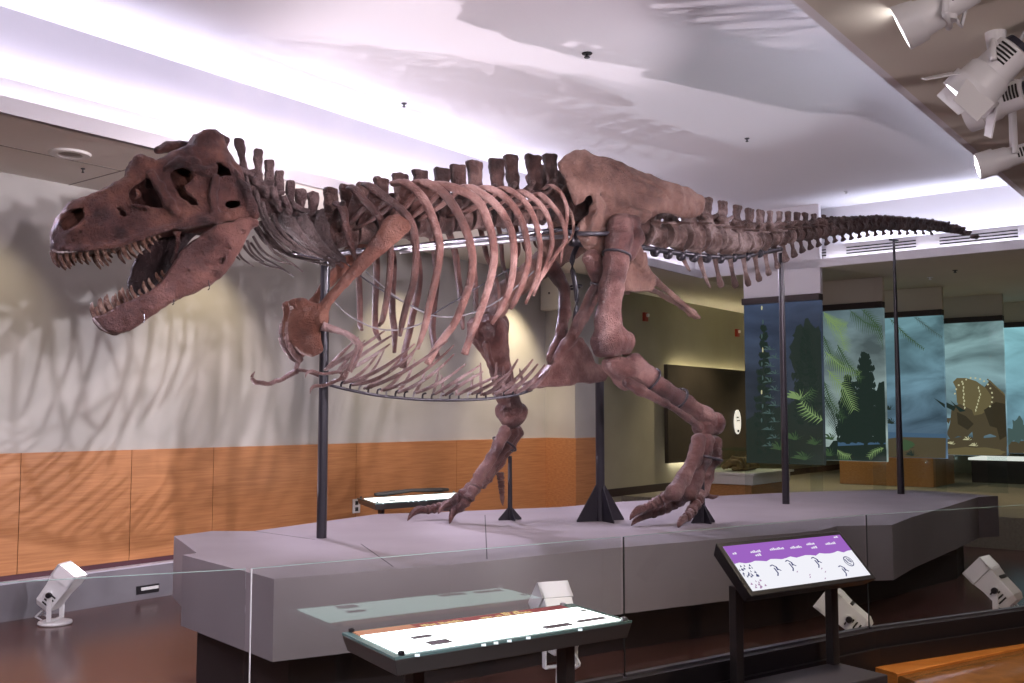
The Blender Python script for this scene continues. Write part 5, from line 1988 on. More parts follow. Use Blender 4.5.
# ----------------------------------------------------------------- ribs
RIBS = [
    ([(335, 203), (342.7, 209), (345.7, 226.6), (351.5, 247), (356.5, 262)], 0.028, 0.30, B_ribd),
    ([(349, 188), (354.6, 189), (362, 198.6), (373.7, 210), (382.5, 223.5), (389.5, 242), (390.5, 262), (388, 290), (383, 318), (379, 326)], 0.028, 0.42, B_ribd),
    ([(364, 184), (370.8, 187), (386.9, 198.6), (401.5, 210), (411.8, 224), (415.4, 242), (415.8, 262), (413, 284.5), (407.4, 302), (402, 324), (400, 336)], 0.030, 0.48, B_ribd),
    ([(392, 184), (403, 182), (411.8, 186.9), (422, 197), (429.4, 210), (435.5, 226.4), (439.6, 243), (438.9, 261), (435, 281.5), (429.4, 305), (425, 326), (417.5, 349)], 0.033, 0.54, B_rib),
    ([(412, 184), (422, 182), (435, 187), (447, 197), (457, 211.8), (465, 228), (470, 243), (472.6, 261), (469.5, 284), (463, 303.5), (454, 324), (445, 336), (436, 348), (427.6, 364)], 0.034, 0.57, B_rib),
    ([(426, 187), (437, 184), (451, 187), (469, 194), (480.6, 204.5), (488, 222), (493, 240), (494, 258), (491, 277), (483.7, 302), (476, 323), (470, 337.6), (464.5, 354)], 0.034, 0.58, B_rib),
    ([(456, 190), (467.8, 186.9), (482.5, 194), (497, 206), (507.4, 222), (513, 239), (513.7, 261), (510, 287), (501, 309), (491.5, 324)], 0.031, 0.56, B_rib),
    ([(474, 192), (484, 187.5), (498.6, 192.7), (511.8, 204.5), (522, 222), (527, 242), (528.4, 259.6), (523, 281.5), (514.5, 302), (511, 309)], 0.028, 0.53, B_rib),
    ([(494, 192), (503, 188), (516, 194), (528, 206), (536, 223.5), (539.5, 240), (540, 255), (536.4, 278.6), (525.4, 304)], 0.024, 0.50, B_rib),
    ([(512, 194), (520.6, 191), (533.7, 198.6), (545.5, 211.8), (551, 228), (552, 244), (549, 256), (543.8, 269.8), (533.5, 296)], 0.021, 0.46, B_rib),
    ([(530, 197), (539.6, 194), (552.8, 206), (561.6, 219), (566, 236.7), (563, 245), (558.4, 251), (543.8, 274), (533, 291)], 0.019, 0.42, B_rib),
    ([(543, 189), (551, 185.4), (561.6, 194), (567, 210), (565.5, 230.8), (562.8, 246), (560.6, 264)], 0.016, 0.38, B_rib),
    ([(566, 205), (571, 213), (573.5, 226), (572, 236), (565.7, 246)], 0.012, 0.34, B_tan),
]
for i, (pts, r, bul, m_) in enumerate(RIBS):
    n = len(pts)
    q = []
    for j, (x, y) in enumerate(pts):
        t_ = j / (n - 1)
        l = 0.10 + (bul - 0.10) * math.sin(pi * min(1.0, 0.07 + t_ * 0.78)) ** 0.8
        if t_ > 0.7:
            l *= 1 - 0.18 * (t_ - 0.7) / 0.3
        q.append(P(x, y, l))
    rad = [r * 1.1, r * 1.35] + [r * (1.15 - 0.3 * k / (n - 3)) for k in range(n - 2)]
    rad[-1] *= 1.15 if i in (4, 5) else 0.6
    for mir in (False, True):
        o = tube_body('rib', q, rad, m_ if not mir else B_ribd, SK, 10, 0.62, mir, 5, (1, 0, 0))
        # broad web between the two heads of the rib
        if 0 < i < 11:
            a = q[1]
            zc = CZ(a[0])
            bsp = np.array([a[0] - 0.06, 0.08, zc + 0.03])
            c_ = q[2] if i > 6 else (q[2] + q[3]) / 2
            tube_body('rib_head', [bsp, (bsp + c_) / 2 + np.array([0.01, 0.0, 0.0]), c_], [r * 0.8, r * 1.3, r * 0.9], m_, o, 8, 0.5, mir, 4, (1, 0, 0.5))
            if i < 5:
                mb = MB()
                sg = -1 if mir else 1
                A, Bq, Cq, Dq = [np.array([v[0], v[1] * sg, v[2]]) for v in (a, q[2], c_, bsp)]
                mb.plate([W(A), W(Bq), W(Cq), W((Cq + Dq) / 2), W(Dq)], W(A + np.array([0, 0.1 * sg, 0])) - W(A), 0.016)
                fix_normals(mb.build('rib_web', m_, o, world=True))

# ------------------------------------------------------- belly ribs
GAS = [
    [(326, 369.8), (349.5, 355), (368, 342), (384.7, 331)], [(338, 372), (351, 364), (368, 350), (393.5, 334.6)], [(348, 370), (360, 364), (374, 355), (390, 344)],
    [(344, 383), (360, 378), (373, 374), (396.4, 358), (414.7, 344)], [(352, 385), (380, 377), (403.7, 361), (421, 343.4)], [(365.7, 388), (392, 380), (415.5, 362.5), (447.7, 341)],
    [(383, 390), (406.7, 383), (433, 362.5), (454, 345.6)], [(398, 392), (418, 385), (439, 367), (454, 355)], [(416, 393), (439, 383), (452, 374), (465.7, 364)],
    [(435, 394), (454, 382.5), (468, 373), (480, 365.4)], [(445, 395), (461, 385.5), (472, 377), (483, 372)], [(458, 394.5), (476, 386), (488, 380), (498, 375.7)],
    [(471.5, 394), (492, 384), (503, 377), (512.5, 370.5)], [(483, 394.5), (501, 383), (511, 371), (518, 359)], [(495, 394), (515.5, 380), (525, 369), (533, 359.5)],
    [(505, 394), (524, 380), (532, 371), (538, 364)], [(515.5, 393), (533, 380), (540, 372), (545, 364.7)], [(528, 390), (540, 381), (547, 373), (551, 366)]]
for i, g_ in enumerate(GAS):
    lt = float(np.interp(i, [0, 4, 10, 17], [0.34, 0.44, 0.42, 0.28]))
    x0_, x1_ = g_[0][0], g_[-1][0]
    cf = np.polyfit([p[0] for p in g_], [p[1] for p in g_], 2)
    gx = np.linspace(x0_, x1_, 6)
    q = [P(x, float(np.polyval(cf, x)), lt * (0.05 + 0.95 * (x - x0_) / (x1_ - x0_))) for x in gx]
    r = 0.0135 if i < 13 else 0.017
    for mir in (False, True):
        tube_body('belly_rib', q, [r * 0.9, r * 1.2, r * 1.25, r * 1.1, r * 0.9, r * 0.5], B_gast, SK, 8, 0.8, mir, 3)
kq = [P(x, y, 0) for x, y in ((326, 384), (345, 389), (372, 394.5), (400, 398), (430, 400), (460, 400), (490, 398.5), (515, 395), (532, 390))]
tube_body('belly_rail', kq, 0.013, M_post, SK, 8, label='thin dark steel rail under the belly ribs')
for i in range(22):
    t_ = i / 21
    x = 332 + 190 * t_
    y = float(np.interp(x, [326, 372, 430, 490, 532], [384, 394.5, 400, 398.5, 390]))
    tube_body('rail_clip', [P(x, y, 0), P(x + 0.5, y - 5, 0.01), P(x + 4, y - 6, 0.02)], 0.009, M_post if i % 3 else M_steel, SK, 6, sub=2)

# --------------------------------------------------- shoulder and arms
LS = 0.50
scap = [(388, 215), (395, 213.5), (401, 215), (408, 221), (411, 227), (409, 232.5), (397, 242.7), (385, 252.5), (373.5, 261.8), (353, 282), (338, 297), (331, 305), (329, 312), (322, 310), (318, 304), (326.6, 294), (347, 270.5), (359, 255.5), (370.5, 241), (378, 229), (382, 220.8)]
cora = [(289.5, 301.5), (294, 298), (300, 297.5), (310, 303), (321, 302.5), (331, 304), (329, 312), (326.4, 321), (320, 329.5), (320.6, 338), (324, 350), (319, 355), (312, 357.4), (304.5, 356), (298, 352), (293, 347), (288.3, 339.8), (287, 331), (287.6, 322), (289, 310.5)]


def lsc(x, y):
    return float(np.interp(x, [287, 320, 345, 411], [0.07, 0.22, 0.32, 0.53]))


def plate_bone(name, poly_px, lf, th, m, h=0.011, amp=0.006, k=0.02, parent=None, extra=None, cuts=None, seed=0, mirs=(False, True), scale=22):
    q = [P(x, y, lf(x, y)) for x, y in poly_px]
    f2 = poly2([(p[0], p[2]) for p in q])
    xs = np.array([p[0] for p in q])
    ls_ = np.array([p[1] for p in q])
    pf = np.polyfit(xs, ls_, 2)

    def f(X, Y, Z):
        d2 = f2(X, Z)
        tt = th * (0.45 + 0.55 * np.clip(-d2 / (th * 1.6), 0, 1))
        d = smax(d2, np.abs(Y - np.polyval(pf, X)) - tt, k)
        for e in (extra or []):
            d = smin(d, e(X, Y, Z), 0.025)
        for e in (cuts or []):
            d = smax(d, -e(X, Y, Z), 0.012)
        return d
    lo, hi = box_of(q, 0.05 + th)
    if extra:
        lo = lo - 0.12
        hi = hi + 0.12
    V, Fc = nets(f, lo, hi, h)
    return [bone_mesh(name, V, Fc, m, parent or SK, amp, scale, seed, mm) for mm in mirs]


plate_bone('shoulder_blade', scap, lsc, 0.035, B_rust, 0.0105, seed=3)
plate_bone('coracoid', cora, lsc, 0.045, B_rust, 0.0105, seed=5, extra=[chain([pl(292, 304, .09), pl(303, 304, .14), pl(316, 310, .2)], [.03, .045, .04]), ell(pl(322, 318, .24), (.05, .05, .07))])
# pale rim (fused collar bone) at the front edge of the coracoid
for mir in (False, True):
    tube_body('collar_bone', [P(288, 322, .08), P(287, 336, .08), P(290, 346, .07), P(297, 356, .06), (P(302, 361, .05))], [.02, .022, .03, .032, .02], B_gast, SK, 9, 0.7, mir)
# arm bones: near arm, and the far arm reaching forward
ARM = [('upper_arm', [(322, 326, .27), (328, 328, .28), (345, 333, .32), (356, 341, .34), (361, 347, .34)], [.04, .034, .024, .03, .026]),
       ('forearm', [(359, 344, 0.34), (354, 356, 0.33), (348, 371, 0.31)], [.026, .016, .02]),
       ('forearm', [(361, 347, 0.32), (358, 358, 0.31), (350, 372, 0.29)], [.022, .013, .018])]
for nm, pts, rad in ARM:
    q = [P(*a) for a in pts]
    tube_body(nm, q, rad, B_gast, SK, 9)
hand = [('wrist', [(347, 371, 0.31), (344, 376, 0.30), (341, 380, 0.29)], [.022, .03, .022]),
        ('hand_bone', [(343, 378, 0.30), (336, 381, 0.29), (331, 383, 0.28)], [.018, .013, .017]), ('finger_bone', [(331, 383, 0.28), (326, 385, 0.27), (321, 386, 0.27)], [.016, .012, .016]), ('hand_claw', [(321, 386, 0.27), (315, 386, 0.26), (311, 389, 0.26), (310, 394, 0.26)], [.014, .015, .010, .002]),
        ('hand_bone', [(345, 376, 0.27), (339, 372, 0.26), (331, 373, 0.25)], [.016, .012, .015]), ('finger_bone', [(331, 373, 0.25), (324, 374, 0.24), (318, 373, 0.24)], [.014, .011, .014]), ('hand_claw', [(318, 373, 0.24), (312, 371, 0.24), (307, 373, 0.24), (305, 378, 0.24)], [.013, .014, .009, .002])]
for nm, pts, rad in hand:
    tube_body(nm, [P(*a) for a in pts], rad, B_gast, SK, 8)
far = [('upper_arm', [(316, 330, -0.28), (311, 338, -0.28), (303, 352, -0.28), (299, 360, -0.28)], [.034, .03, .022, .026]),
       ('forearm', [(299, 360, -0.28), (297, 366, -0.28), (296, 372, -0.28)], [.024, .02, .022]),
       ('hand_bone', [(297, 371, -0.28), (289, 375, -0.27), (281, 380, -0.26), (276, 381, -0.26)], [.026, .022, .018, .022]),
       ('finger_bone', [(276, 381, -0.26), (269, 384, -0.25), (262, 383, -0.25)], [.022, .018, .022]),
       ('hand_claw', [(262, 383, -0.25), (255, 382, -0.24), (252, 377, -0.24), (255, 371.5, -0.24)], [.02, .022, .014, .003]),
       ('hand_bone', [(298, 370, -0.25), (306, 371, -0.24), (312, 373, -0.23)], [.018, .013, .016]), ('finger_bone', [(312, 373, -0.23), (318, 376, -0.22), (322, 378, -0.22)], [.014, .01, .012])]
for nm, pts, rad in far:
    tube_body(nm, [P(*a) for a in pts], rad, B_gast, SK, 9)

# -------------------------------------------------------------- pelvis
ili = [(556.7, 163), (563, 156), (571.6, 151.4), (584, 149.7), (592.7, 154), (610, 157.5), (628, 166), (649, 174), (659.5, 180), (673.6, 183.5), (686, 187), (694.7, 191), (701, 195.5), (704.4, 200), (704.6, 210), (700, 215.5), (694.7, 218), (685, 217.5), (673.6, 215.6), (664, 213), (656, 214),
       (647, 220), (643, 224), (636, 222), (625, 222), (614, 222), (609, 228), (607, 240), (603, 252), (595.5, 259), (589, 252.5), (582, 244), (578.2, 237), (577.3, 226), (582, 219), (588, 212), (590, 205), (598, 200), (602, 194.5), (598, 191.5), (590, 195), (583, 201), (576, 205), (573, 198), (567, 187), (561, 176)]
LI = 0.31
plate_bone('hip_blade', ili, lambda x, y: float(np.interp(x, [556, 600, 650, 705], [0.27, 0.32, 0.32, 0.27])) + 0.01, 0.055, B_tan, 0.0125, 0.01, 0.03,
           extra=[chain([pl(596, 196, .33), pl(600, 206, .36), pl(596, 222, .37), pl(590, 240, .36)], [.03, .05, .065, .06]), chain([pl(612, 213, .36), pl(630, 211, .39), pl(648, 215, .37)], [.035, .045, .035]),
                  chain([pl(566, 168, .28), pl(585, 178, .315), pl(596, 192, .33)], [.03, .045, .03]), chain([pl(640, 208, .34), pl(670, 206, .31), pl(698, 207, .28)], [.03, .045, .05])], seed=4, scale=16,
           cuts=[chain([pl(x, y, l) for x, y, l in line], [r_] * len(line), k=.005) for line, r_ in (
               (((612, 163, .375), (622, 170, .38), (630, 178, .385), (641, 180, .385), (652, 184, .38)), .014), (((636, 191, .39), (648, 193, .39), (658, 197, .38), (664, 195, .375)), .014),
               (((594, 180, .38), (602, 182, .385), (607, 188, .39), (605, 196, .395)), .013), (((610, 176, .385), (611, 186, .39), (610, 196, .395)), .010), (((652, 184, .38), (664, 190, .375), (670, 198, .365)), .012),
               (((572, 170, .345), (584, 182, .36)), .012))])
# pubis: two shafts joining in a long boot
bootp = [(520, 384), (530, 381), (545, 370), (558, 352), (571, 338), (578, 338), (584, 346), (589, 356), (592, 362), (604, 368), (606, 375), (603, 381), (592, 383.5), (575, 384), (555, 387.5), (538, 387.5)]
qb_ = [P(x, y, 0) for x, y in bootp]
fb2 = poly2([(p[0], p[2]) for p in qb_])
sh_n = [pl(592, 258, .33), pl(598, 282, .27), pl(586, 310, .17), pl(572, 337, .09), pl(556, 358, .05)]


def pubis_f(X, Y, Z):
    ay = np.abs(Y)
    d = smax(fb2(X, Z), ay - 0.055 - 0.03 * np.clip((Z - qb_[0][2]) / 0.3, 0, 1), 0.04)
    d = smin(d, chain(sh_n, [.085, .06, .062, .055, .05])(X, ay, Z), 0.03)
    return d


lo, hi = box_of(qb_ + [np.array(a) for a in sh_n], 0.12)
lo[1], hi[1] = -0.46, 0.46
bone('pubis', pubis_f, lo, hi, 0.013, B_leg, SK, 0.009, 18, 6)
# ischium
isp = [(632, 256), (645.5, 252), (647, 268), (651, 277), (655, 284), (650, 292), (636, 291.5), (622, 291.5), (623, 276)]
for mir in (False, True):
    l_i = 0.15
    q = [P(x, y, l_) for x, y, l_ in ((645, 272, .15), (656, 281, .12), (670, 293, .06), (686, 306.5, .03), (694, 313, .026), (699, 317.5, .022))]
    f_ = union([chain(q, [.05, .036, .027, .024, .027, .016]), chain([P(634, 245, .24), P(640, 262, .19), P(646, 275, .15)], [.07, .06, .05])], 0.03)
    f2_ = poly2([(p[0], p[2]) for p in [P(x, y, l_i) for x, y in isp]])
    fz = lambda X, Y, Z, f_=f_, f2_=f2_: smin(f_(X, Y, Z), smax(f2_(X, Z), np.abs(Y - l_i) - 0.03, 0.025), 0.03)
    lo, hi = box_of(q + [P(*a, l_i) for a in isp] + [P(634, 240, .24)], 0.1)
    bone('ischium', fz, lo, hi, 0.012, B_tan, SK, 0.006, 24, 7, mir)

# ---------------------------------------------------------------- legs
def leg_bone(name, parts, m, h=0.0125, k=0.035, amp=0.009, seed=0, sc_=16, label=None):
    fs, pts, rm = [], [], 0
    for q, r, fl in parts:
        q = [np.array(P(*a)) for a in q]
        if len(q) == 1:
            fs.append(ell(q[0], r))
            pts += [q[0] - np.array(r), q[0] + np.array(r)]
        else:
            fs.append(chain(q, r, fl, 0.04))
            pts += q
            rm = max(rm, max(r))
    lo, hi = box_of(pts, rm + 0.03)
    return bone(name, union(fs, k), lo, hi, h, m, SK, amp, sc_, seed, False, label)


def strap(p0, p1, r, m=None):
    """steel band round a bone whose axis runs p0 -> p1"""
    a, b = P(*p0), P(*p1)
    c = (a + b) / 2
    ax_ = Vector(b - a).normalized()
    e1 = ax_.cross(Vector((0, 1, 0))).normalized()
    e2 = ax_.cross(e1)
    ring = []
    for i in range(25):
        t_ = 2 * pi * i / 24
        v_ = Vector(c) + e1 * (r * cos(t_)) + e2 * (r * sin(t_))
        ring.append((v_.x, v_.y, v_.z))
    tube_body('steel_strap', ring, 0.011, M_post, SK, 6, sub=1)


# near (left) leg
leg_bone('thigh_bone', [([(620, 226, .44), (619, 240, .47), (616, 262, .50), (611, 290, .53), (608, 318, .54), (609, 336, .53)], [.11, .115, .108, .105, .108, .125], None),
                        ([(616, 226, .46), (613, 240, .47)], [.07, .05], None), ([(632, 226, .40), (637, 238, .44), (630, 256, .48)], [.06, .065, .05], None), ([(629, 222, .32), (622, 225, .42)], [.10, .10], None),
                        ([(613, 341, .56)], (.155, .12, .15), None), ([(601, 345, .48)], (.085, .10, .12), None), ([(624, 344, .52)], (.085, .11, .11), None)], B_leg, seed=1)
leg_bone('shin_bone', [([(634, 364, .53), (646, 378, .55), (664, 390, .58), (686, 404, .60), (704, 416, .60), (713, 424, .60)], [.10, .10, .085, .08, .085, .09], None),
                       ([(612, 365, .50), (622, 370, .52), (634, 372, .53)], [.09, .11, .11], None), ([(620, 380, .48), (626, 384, .50)], [.06, .06], None),
                       ([(635, 360, .55), (648, 376, .56)], [.065, .06], None)], B_leg, seed=2)
leg_bone('calf_bone', [([(628, 383, .66), (640, 390, .67), (665, 403, .67), (688, 418, .66), (700, 427, .66)], [.055, .045, .03, .028, .045], None)], B_leg, seed=3, h=0.011, amp=.005)
leg_bone('ankle_bone', [([(702, 428, .60), (716, 427, .60)], [.085, .07], None), ([(714, 422, .6)], (.09, .12, .10), None)], B_leg, seed=5)
MET = [([(699, 441, .72), (694, 460, .70), (684, 478, .70), (674, 492, .71)], [.07, .062, .06, .078]),
       ([(706, 441, .64), (703, 460, .62), (696, 478, .61), (690, 492, .60)], [.075, .066, .064, .08]),
       ([(715, 442, .56), (711, 460, .53), (706, 478, .50), (701, 490, .47)], [.068, .058, .056, .075])]
for i, (q, r) in enumerate(MET):
    leg_bone('foot_bone', [(q, r, None)], B_leg, seed=i, h=0.0105, amp=.007, sc_=28)
leg_bone('foot_bone', [([(717, 452, .6), (716, 460, .58), (712, 466, .56)], [.045, .04, .025], None)], B_leg, seed=8, h=0.0105, amp=.005)


def toe(chain_px, r0, r1, m, claw, tip_mat=None):
    """knuckled toe: each joint a bone of its own, then a claw"""
    n = len(chain_px) - 1
    for i in range(n):
        a, b = P(*chain_px[i]), P(*chain_px[i + 1])
        r = r0 + (r1 - r0) * i / max(n - 1, 1)
        d_ = (b - a)
        q = [a + d_ * 0.06, a + d_ * 0.25, a + d_ * 0.55, a + d_ * 0.82, a + d_ * 0.97]
        tube_body('toe_bone', q, [r * 0.95, r * 1.2, r * 0.92, r * 1.15, r * 0.9], m, SK, 10, 1.0, False, 3)
    q = [P(*a) for a in claw]
    tube_body('toe_claw', q, [r1 * 0.85, r1 * 0.95, r1 * 0.6, r1 * 0.1], tip_mat or m, SK, 9, 0.8, False, 3)


def ground_px(px, py):
    """sideways offset at which a pixel on the platform top lies"""
    g_ = at_z(px, py, ZP)
    k = np.argmin((BX - g_.x) ** 2 + (BY - g_.y) ** 2)
    return (g_.x - BX[k]) * NX[k] + (g_.y - BY[k]) * NY[k]


lt1, lt2, lt3 = ground_px(632, 526), ground_px(632, 521), ground_px(680, 528)
toe([(690, 492, .60), (677, 502, lt1 - .06), (664, 509, lt1 - .03), (651, 514, lt1)], .058, .042, B_leg, [(651, 514, lt1), (643, 516, lt1), (635, 521, lt1), (631, 526, lt1)])
toe([(674, 492, .71), (663, 499, .6), (653, 504, .5), (645, 508, .45)], .055, .04, B_leg, [(645, 508, .45), (638, 510, .45), (632, 516, .45), (630, 520, .45)])
toe([(701, 490, .47), (697, 502, lt3 - .1), (691, 512, lt3 - .05), (686, 518, lt3)], .055, .042, B_leg, [(686, 518, lt3), (682, 520, lt3), (679, 525, lt3), (678.5, 528.5, lt3)])
toe([(703, 492, .40), (708, 496, .38)], .03, .025, B_leg, [(708, 496, .38), (712, 497, .38), (716, 496.5, .38), (719, 495, .38)])

# far (right) leg
leg_bone('thigh_bone', [([(586, 236, -.36), (570, 246, -.42), (545, 262, -.48), (520, 282, -.52), (503, 296, -.54), (494, 305, -.55)], [.13, .13, .125, .12, .12, .12], None),
                        ([(490, 310, -.58)], (.13, .11, .12), None), ([(499, 307, -.46)], (.09, .09, .11), None)], B_tan, seed=11)
leg_bone('shin_bone', [([(491, 331, -.55), (495, 350, -.55), (501, 372, -.55), (506, 392, -.55), (511, 408, -.55)], [.165, .13, .105, .105, .118], None),
                       ([(475, 326, -.55), (486, 327, -.55)], [.08, .13], None), ([(501, 326, -.6)], (.08, .1, .11), None), ([(472, 334, -.55), (484, 348, -.55)], [.045, .06], None)], B_leg, seed=12)
leg_bone('calf_bone', [([(486, 345, -.45), (491, 365, -.45), (498, 392, -.46)], [.04, .026, .03], None)], B_leg, seed=13, h=0.011, amp=.005)
leg_bone('ankle_bone', [([(504, 411, -.55), (520, 412, -.55)], [.085, .085], None), ([(512, 419, -.55)], (.115, .10, .085), None)], B_leg, seed=14)
lf1, lf2 = ground_px(408, 521), ground_px(450, 524)
for i, (q, r) in enumerate([([(505, 432, -.50), (498, 446, -.50), (490, 460, -.50), (481, 474, -.50)], [.065, .05, .048, .06]),
                            ([(512, 432, -.60), (505, 446, -.60), (496, 460, -.60), (487, 474, -.60)], [.07, .055, .05, .06]),
                            ([(518, 432, -.70), (511, 446, -.70), (500, 462, -.70), (490, 474, -.70)], [.06, .045, .045, .055])]):
    leg_bone('foot_bone', [(q, r, None)], B_leg, seed=20 + i, h=0.0105, amp=.007, sc_=28)
toe([(487, 474, -.60), (474, 486, -.60), (461, 497, -.6), (449, 505, lf1), (437, 508, lf1), (426, 510, lf1)], .062, .042, B_leg, [(426, 510, lf1), (418, 510, lf1), (411, 515, lf1), (407.5, 521.5, lf1)])
toe([(481, 474, -.50), (475, 487, -.48), (468, 500, -.46), (459, 509, lf2)], .058, .042, B_leg, [(459, 509, lf2), (454, 511, lf2), (451, 518, lf2), (449.5, 525, lf2)])
toe([(490, 474, -.70), (479, 486, -.75), (466, 497, -.8), (455, 503, -.85)], .055, .04, B_leg, [(455, 503, -.85), (447, 505, -.85), (441, 509, -.85), (438, 514, -.85)])
toe([(500, 472, -.55), (501, 480, -.55), (501.5, 488, -.55), (502, 494, -.55)], .035, .026, B_leg, [(502, 494, -.55), (502.3, 498, -.55), (502.5, 502, -.55), (503, 506, -.55)])

for p0, p1, r_ in (((618, 246, .485), (615, 264, .50), .122), ((645, 376, .56), (655, 384, .57), .118), ((673, 395, .60), (682, 403, .60), .112), ((707, 452, .64), (705, 462, .63), .15),
                   ((493, 346, -.55), (496, 356, -.55), .115), ((506, 441, -.6), (503, 447, -.6), .125), ((600, 284, .27), (597, 290, .26), .072), ((574, 284, -.27), (575, 290, -.26), .072)):
    strap(p0, p1, r_)

# ---------------------------------------------------- steel of the mount
bq = [P(x, y, 0) for x, y in ((293, 251), (322, 257), (345, 252.5), (400, 248), (450, 242), (500, 237), (545, 231.5), (578, 226))]
tube_body('support_rail', bq, 0.025, M_chrome, SK, 12, label='polished steel rail under the backbone')
bq = [P(x, y, 0) for x, y in ((400, 251.5), (450, 246.5), (500, 242), (545, 238), (575, 236))]
tube_body('support_rail', bq, 0.02, M_steel, SK, 10, label='thin second steel rail')
bq = [P(x, y, 0) for x, y in ((640, 247), (665, 251), (690, 254.5), (720, 257), (745, 256), (765, 252), (781, 249))]
o = tube_body('support_rail', bq, 0.028, M_post, SK, 12, label='dark steel rail under the tail')
for i in range(9):
    x = 655 + i * 13
    s_ = P(x, 255, 0)[0]
    zz = float(np.interp(x, [640, 665, 690, 720, 745, 765], [P(640, 249, 0)[2], P(665, 254, 0)[2], P(690, 257.5, 0)[2], P(720, 259, 0)[2], P(745, 257, 0)[2], P(765, 252, 0)[2]]))
    tube_body('rail_collar', [(s_ - 0.02, 0, zz), (s_ + 0.02, 0, zz)], 0.05, M_post, o, 10, sub=1)
# dark hip bracket inside the pelvis
q = [P(578, 228, 0.0), P(590, 232, 0.0), P(606, 236, 0)]
t = tube_body('hip_bracket', [P(572, 236, 0), P(600, 238, 0)], 0.10, M_post, SK, 12, sub=1, label='black steel bracket inside the hips')
tube_body('cross_bar', [P(577, 229, .40), P(577, 229, -.40)], 0.022, M_post, t, 8, sub=1)
tube_body('clamp_bar', [P(577, 233.5, .40), P(592, 233.5, .44), P(612, 233.5, .47)], 0.02, M_post, t, 8, sub=1)
tube_body('down_strut', [P(580, 240, .0), P(572, 262, .0), P(577, 300, .0), P(572, 335, 0)], 0.025, M_post, t, 8)

# thin bracing cables inside the rib cage
for nm, pts, l, m_, lab in (('brace_cable', [(366, 272), (395, 296), (425, 313), (450, 317), (478, 311), (505, 296), (534, 271)], .25, M_wire, 'pale bent wire looping inside the rib cage'),
                            ('brace_cable', [(345, 262), (362, 277), (385, 292), (412, 306), (430, 313)], .1, M_post, 'dark wire slanting down behind the shoulder blade'),
                            ('brace_cable', [(333, 300), (350, 316), (375, 328), (398, 330), (420, 324), (432, 317)], -.15, M_wire, 'thin wire looping low between the front ribs'),
                            ('brace_cable', [(430, 316), (460, 298), (490, 280), (512, 268)], -.3, M_post, 'dark wire slanting up towards the far thigh bone')):
    tube_body(nm, [P(x, y, l) for x, y in pts], 0.0065, m_, SK, 6, label=lab)


# ---------------------------------------------------------- support posts
def post(px, py, toppx, r0, r1, label, fins=0, fin_w=0.2, fin_h=0.35, top_l=None, plate=0.0):
    g_ = at_z(px, py, ZP)
    k = int(np.argmin((BX - g_.x) ** 2 + (BY - g_.y) ** 2))
    zt = at_y(toppx[0], toppx[1], g_.y).z
    t = thing('support_post', (g_.x, g_.y, ZP), label, 'post', 0, 'steel posts carrying the skeleton')
    g_ = Vector((g_.x, g_.y, ZP + 0.0015))
    MB().cyl((g_.x, g_.y, ZP + 0.0015), (g_.x, g_.y, zt), r0, r1, 20).build('pole', M_post, t, smooth=False, world=True)
    sharp([c for c in t.children if c.name.startswith('pole')][0] if t.children else COL.objects[-1], 40)
    if plate:
        MB().lathe([(0.0, 0.0), (plate, 0.0), (plate, 0.01), (0.0, 0.012)], 20, None, (g_.x, g_.y, ZP)).build('base_plate', M_post, t, world=True)
    for i in range(fins):
        a = 2 * pi * i / fins + 0.42
        e = Vector((cos(a), sin(a), 0))
        b_ = Vector((g_.x, g_.y, ZP + 0.0015)) + e * r0 * 0.8
        nrm_ = Vector((-e.y, e.x, 0))
        fix_normals(MB().plate([b_ - nrm_ * .006, b_ + e * fin_w - nrm_ * .006, b_ + e * fin_w + Vector((0, 0, 0.015)) - nrm_ * .006, b_ + Vector((0, 0, fin_h)) - nrm_ * .006], nrm_, 0.012).build('fin', M_post, t, world=True))
    return t, g_, zt


post(321.5, 538, (323, 262), 0.042, 0.038, 'tall shiny dark post holding up the neck', plate=0)
post(600.5, 521, (600.5, 381), 0.043, 0.043, 'thick black post with triangular fins under the hip bone', 4, 0.22, 0.36)
post(703, 523, (704.5, 468), 0.024, 0.018, 'short black post with small fins behind the near foot', 4, 0.11, 0.17)
post(510, 520, (509, 456), 0.024, 0.02, 'short black post with small fins behind the far foot', 4, 0.10, 0.12)
post(786, 504, (782, 253), 0.042, 0.030, 'tall black post under the middle of the tail')
t, g_, zt = post(901, 494, (893, 240), 0.045, 0.016, 'tall tapering black post under the thin end of the tail')
MB().box((g_.x, g_.y, zt), (0.14, 0.05, 0.02), Matrix.Rotation(0.6, 3, 'Z')).build('cradle', M_post, t, world=True)
# ================================================================ LIGHT
PINK = (1.0, 0.86, 0.95)
COOL = (0.85, 0.88, 1.0)
WARM = (1.0, 0.82, 0.55)
# floor lamps: shine up at the skeleton from their own housings
for (t, hot), aim, pw, col in zip(lamp_hot,
                                  ((1.2, 10.0, 4.0), (-0.4, 8.8, 4.3), (1.6, 10.2, 4.6), (-0.5, 8.4, 4.2)),
                                  (1000, 260, 260, 300), (PINK, PINK, COOL, PINK)):
    spot('floor_lamp_beam', hot, aim, pw, col, 84 if pw == 1000 else 56, 0.5, 0.05)
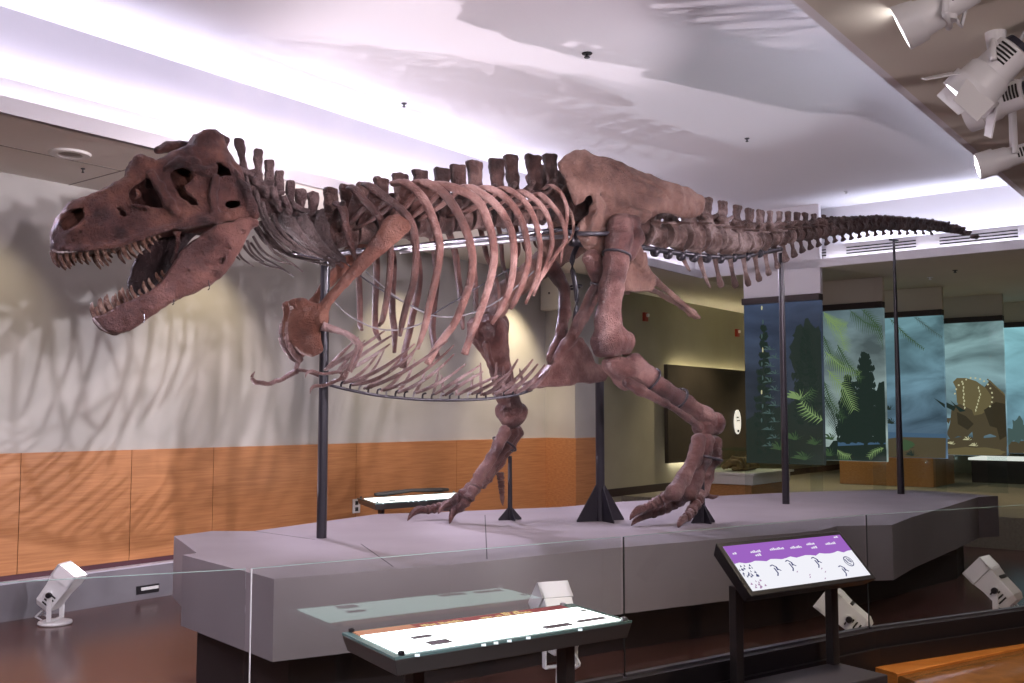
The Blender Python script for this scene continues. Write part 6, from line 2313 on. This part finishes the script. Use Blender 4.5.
# ceiling lamps of the right hand soffit: the four seen and their neighbours out of frame
for (t, hot), aim, pw in zip(can_hot, ((-1.5, 8.2, 2.4), (0.6, 9.4, 2.6), (2.2, 10.5, 2.6), (3.0, 11.5, 3.2)), (450, 450, 350, 190)):
    spot('ceiling_lamp_beam', hot, aim, pw, PINK, 60, 0.5, 0.06)
for (u, v), aim, pw, col in (((2.9, -0.4), (-2.6, 7.8, 3.0), 640, PINK), ((8.3, -0.4), (-4.5, 9.74, 2.1), 1500, (.96, .9, 1)), ((4.2, -0.6), (-0.6, 8.6, 2.2), 420, PINK),
                             ((12.6, -0.6), (3.2, 11.0, 3.0), 380, PINK),  ((1.0, -1.2), (-2.4, 6.6, 0.0), 650, (.95, .92, 1))):
    p = RM(u, v, ZS - 0.18)
    spot('soffit_lamp_beam', p, aim, pw, col, 62 if pw < 1000 else 32, 0.5, 0.045)
# lilac lamps of the left soffit: graze the platform top and the far side of the bones
for (u, v), aim, pw in (((1.0, -8.4), (-2.6, 7.8, 0.6), 260), ((3.4, -8.4), (-1.4, 7.9, 0.9), 330), ((6.4, -8.4), (-0.2, 8.9, 0.9), 420), ((9.6, -8.4), (1.4, 9.9, 0.9), 420), ((12.6, -8.4), (3.4, 11.2, 0.9), 420)):
    spot('soffit_lamp_beam', RM(u, v, ZS - 0.05), aim, pw, (0.86, 0.74, 1.0), 64, 0.5, 0.06)
# wall washers in the left soffit
for u, pw in ((4.2, 60), (6.6, 110), (9.7, 150), (12.2, 330)):
    p = RM(u, -8.6, ZS - 0.03)
    q = RM(u + 0.1, -9.45, 2.3)
    spot('wall_washer_beam', p, q, pw, WARM, 70, 0.8, 0.04)
# dim warm downlights over the rear gallery, and one added to brighten the bench
for u, v, pw in ((18.0, -8.2, 190), (21.5, -8.0, 190), (20, -2.0, 190), (5.4, -0.7, 330), (17.5, -1.0, 190), (23, 2, 190), (19.6, -6.9, 120)):
    p = RM(u, v, ZS - 0.03)
    spot('gallery_downlight', p, p - Vector((0, 0, 3)), pw, WARM, 110, 0.6, 0.06)

w = bpy.data.worlds.new('world')
S.world = w
w.use_nodes = True
w.node_tree.nodes['Background'].inputs['Color'].default_value = (0.55, 0.5, 0.55, 1)
w.node_tree.nodes['Background'].inputs['Strength'].default_value = 0.0
area('fill_light', (3.4, 2.6, 4.1), (3.6, 7.4, 0.2), 75, 2.5, 2.0, (1.0, 0.86, 0.84))  # added soft fill for the right floor and platform front
p = RM(16.4, -0.3, ZS - 0.05)
spot('facet_fill_spot', p, (3.9, 9.3, 0.5), 260, (1, .93, .9), 50, 0.7, 0.06)  # added spot lifting the platform's right facets
p = RM(4.2, 1.6, ZS - 0.9)
spot('lamp_group_fill', p, (2.9, 5.9, 4.0), 45, PINK, 60, 0.7, 0.1)  # added spot that brightens the ceiling lamp bodies
# added soft fill from the visitor's side, no fixture there
area('fill_light', (-1.5, 0.5, 4.1), (0.5, 8.0, 1.0), 125, 4.0, 2.5, (1.0, 0.9, 0.93))

S.view_settings.view_transform = 'Standard'
S.view_settings.look = 'None'
S.view_settings.gamma = 1
S.view_settings.use_curve_mapping = False
S.view_settings.exposure = 0.0
S.cycles.use_denoising = True
S.cycles.max_bounces = 8
S.cycles.diffuse_bounces = 4
S.cycles.glossy_bounces = 4
S.cycles.transparent_max_bounces = 16
S.cycles.caustics_reflective = False
S.cycles.caustics_refractive = False
S.cycles.sample_clamp_indirect = 6
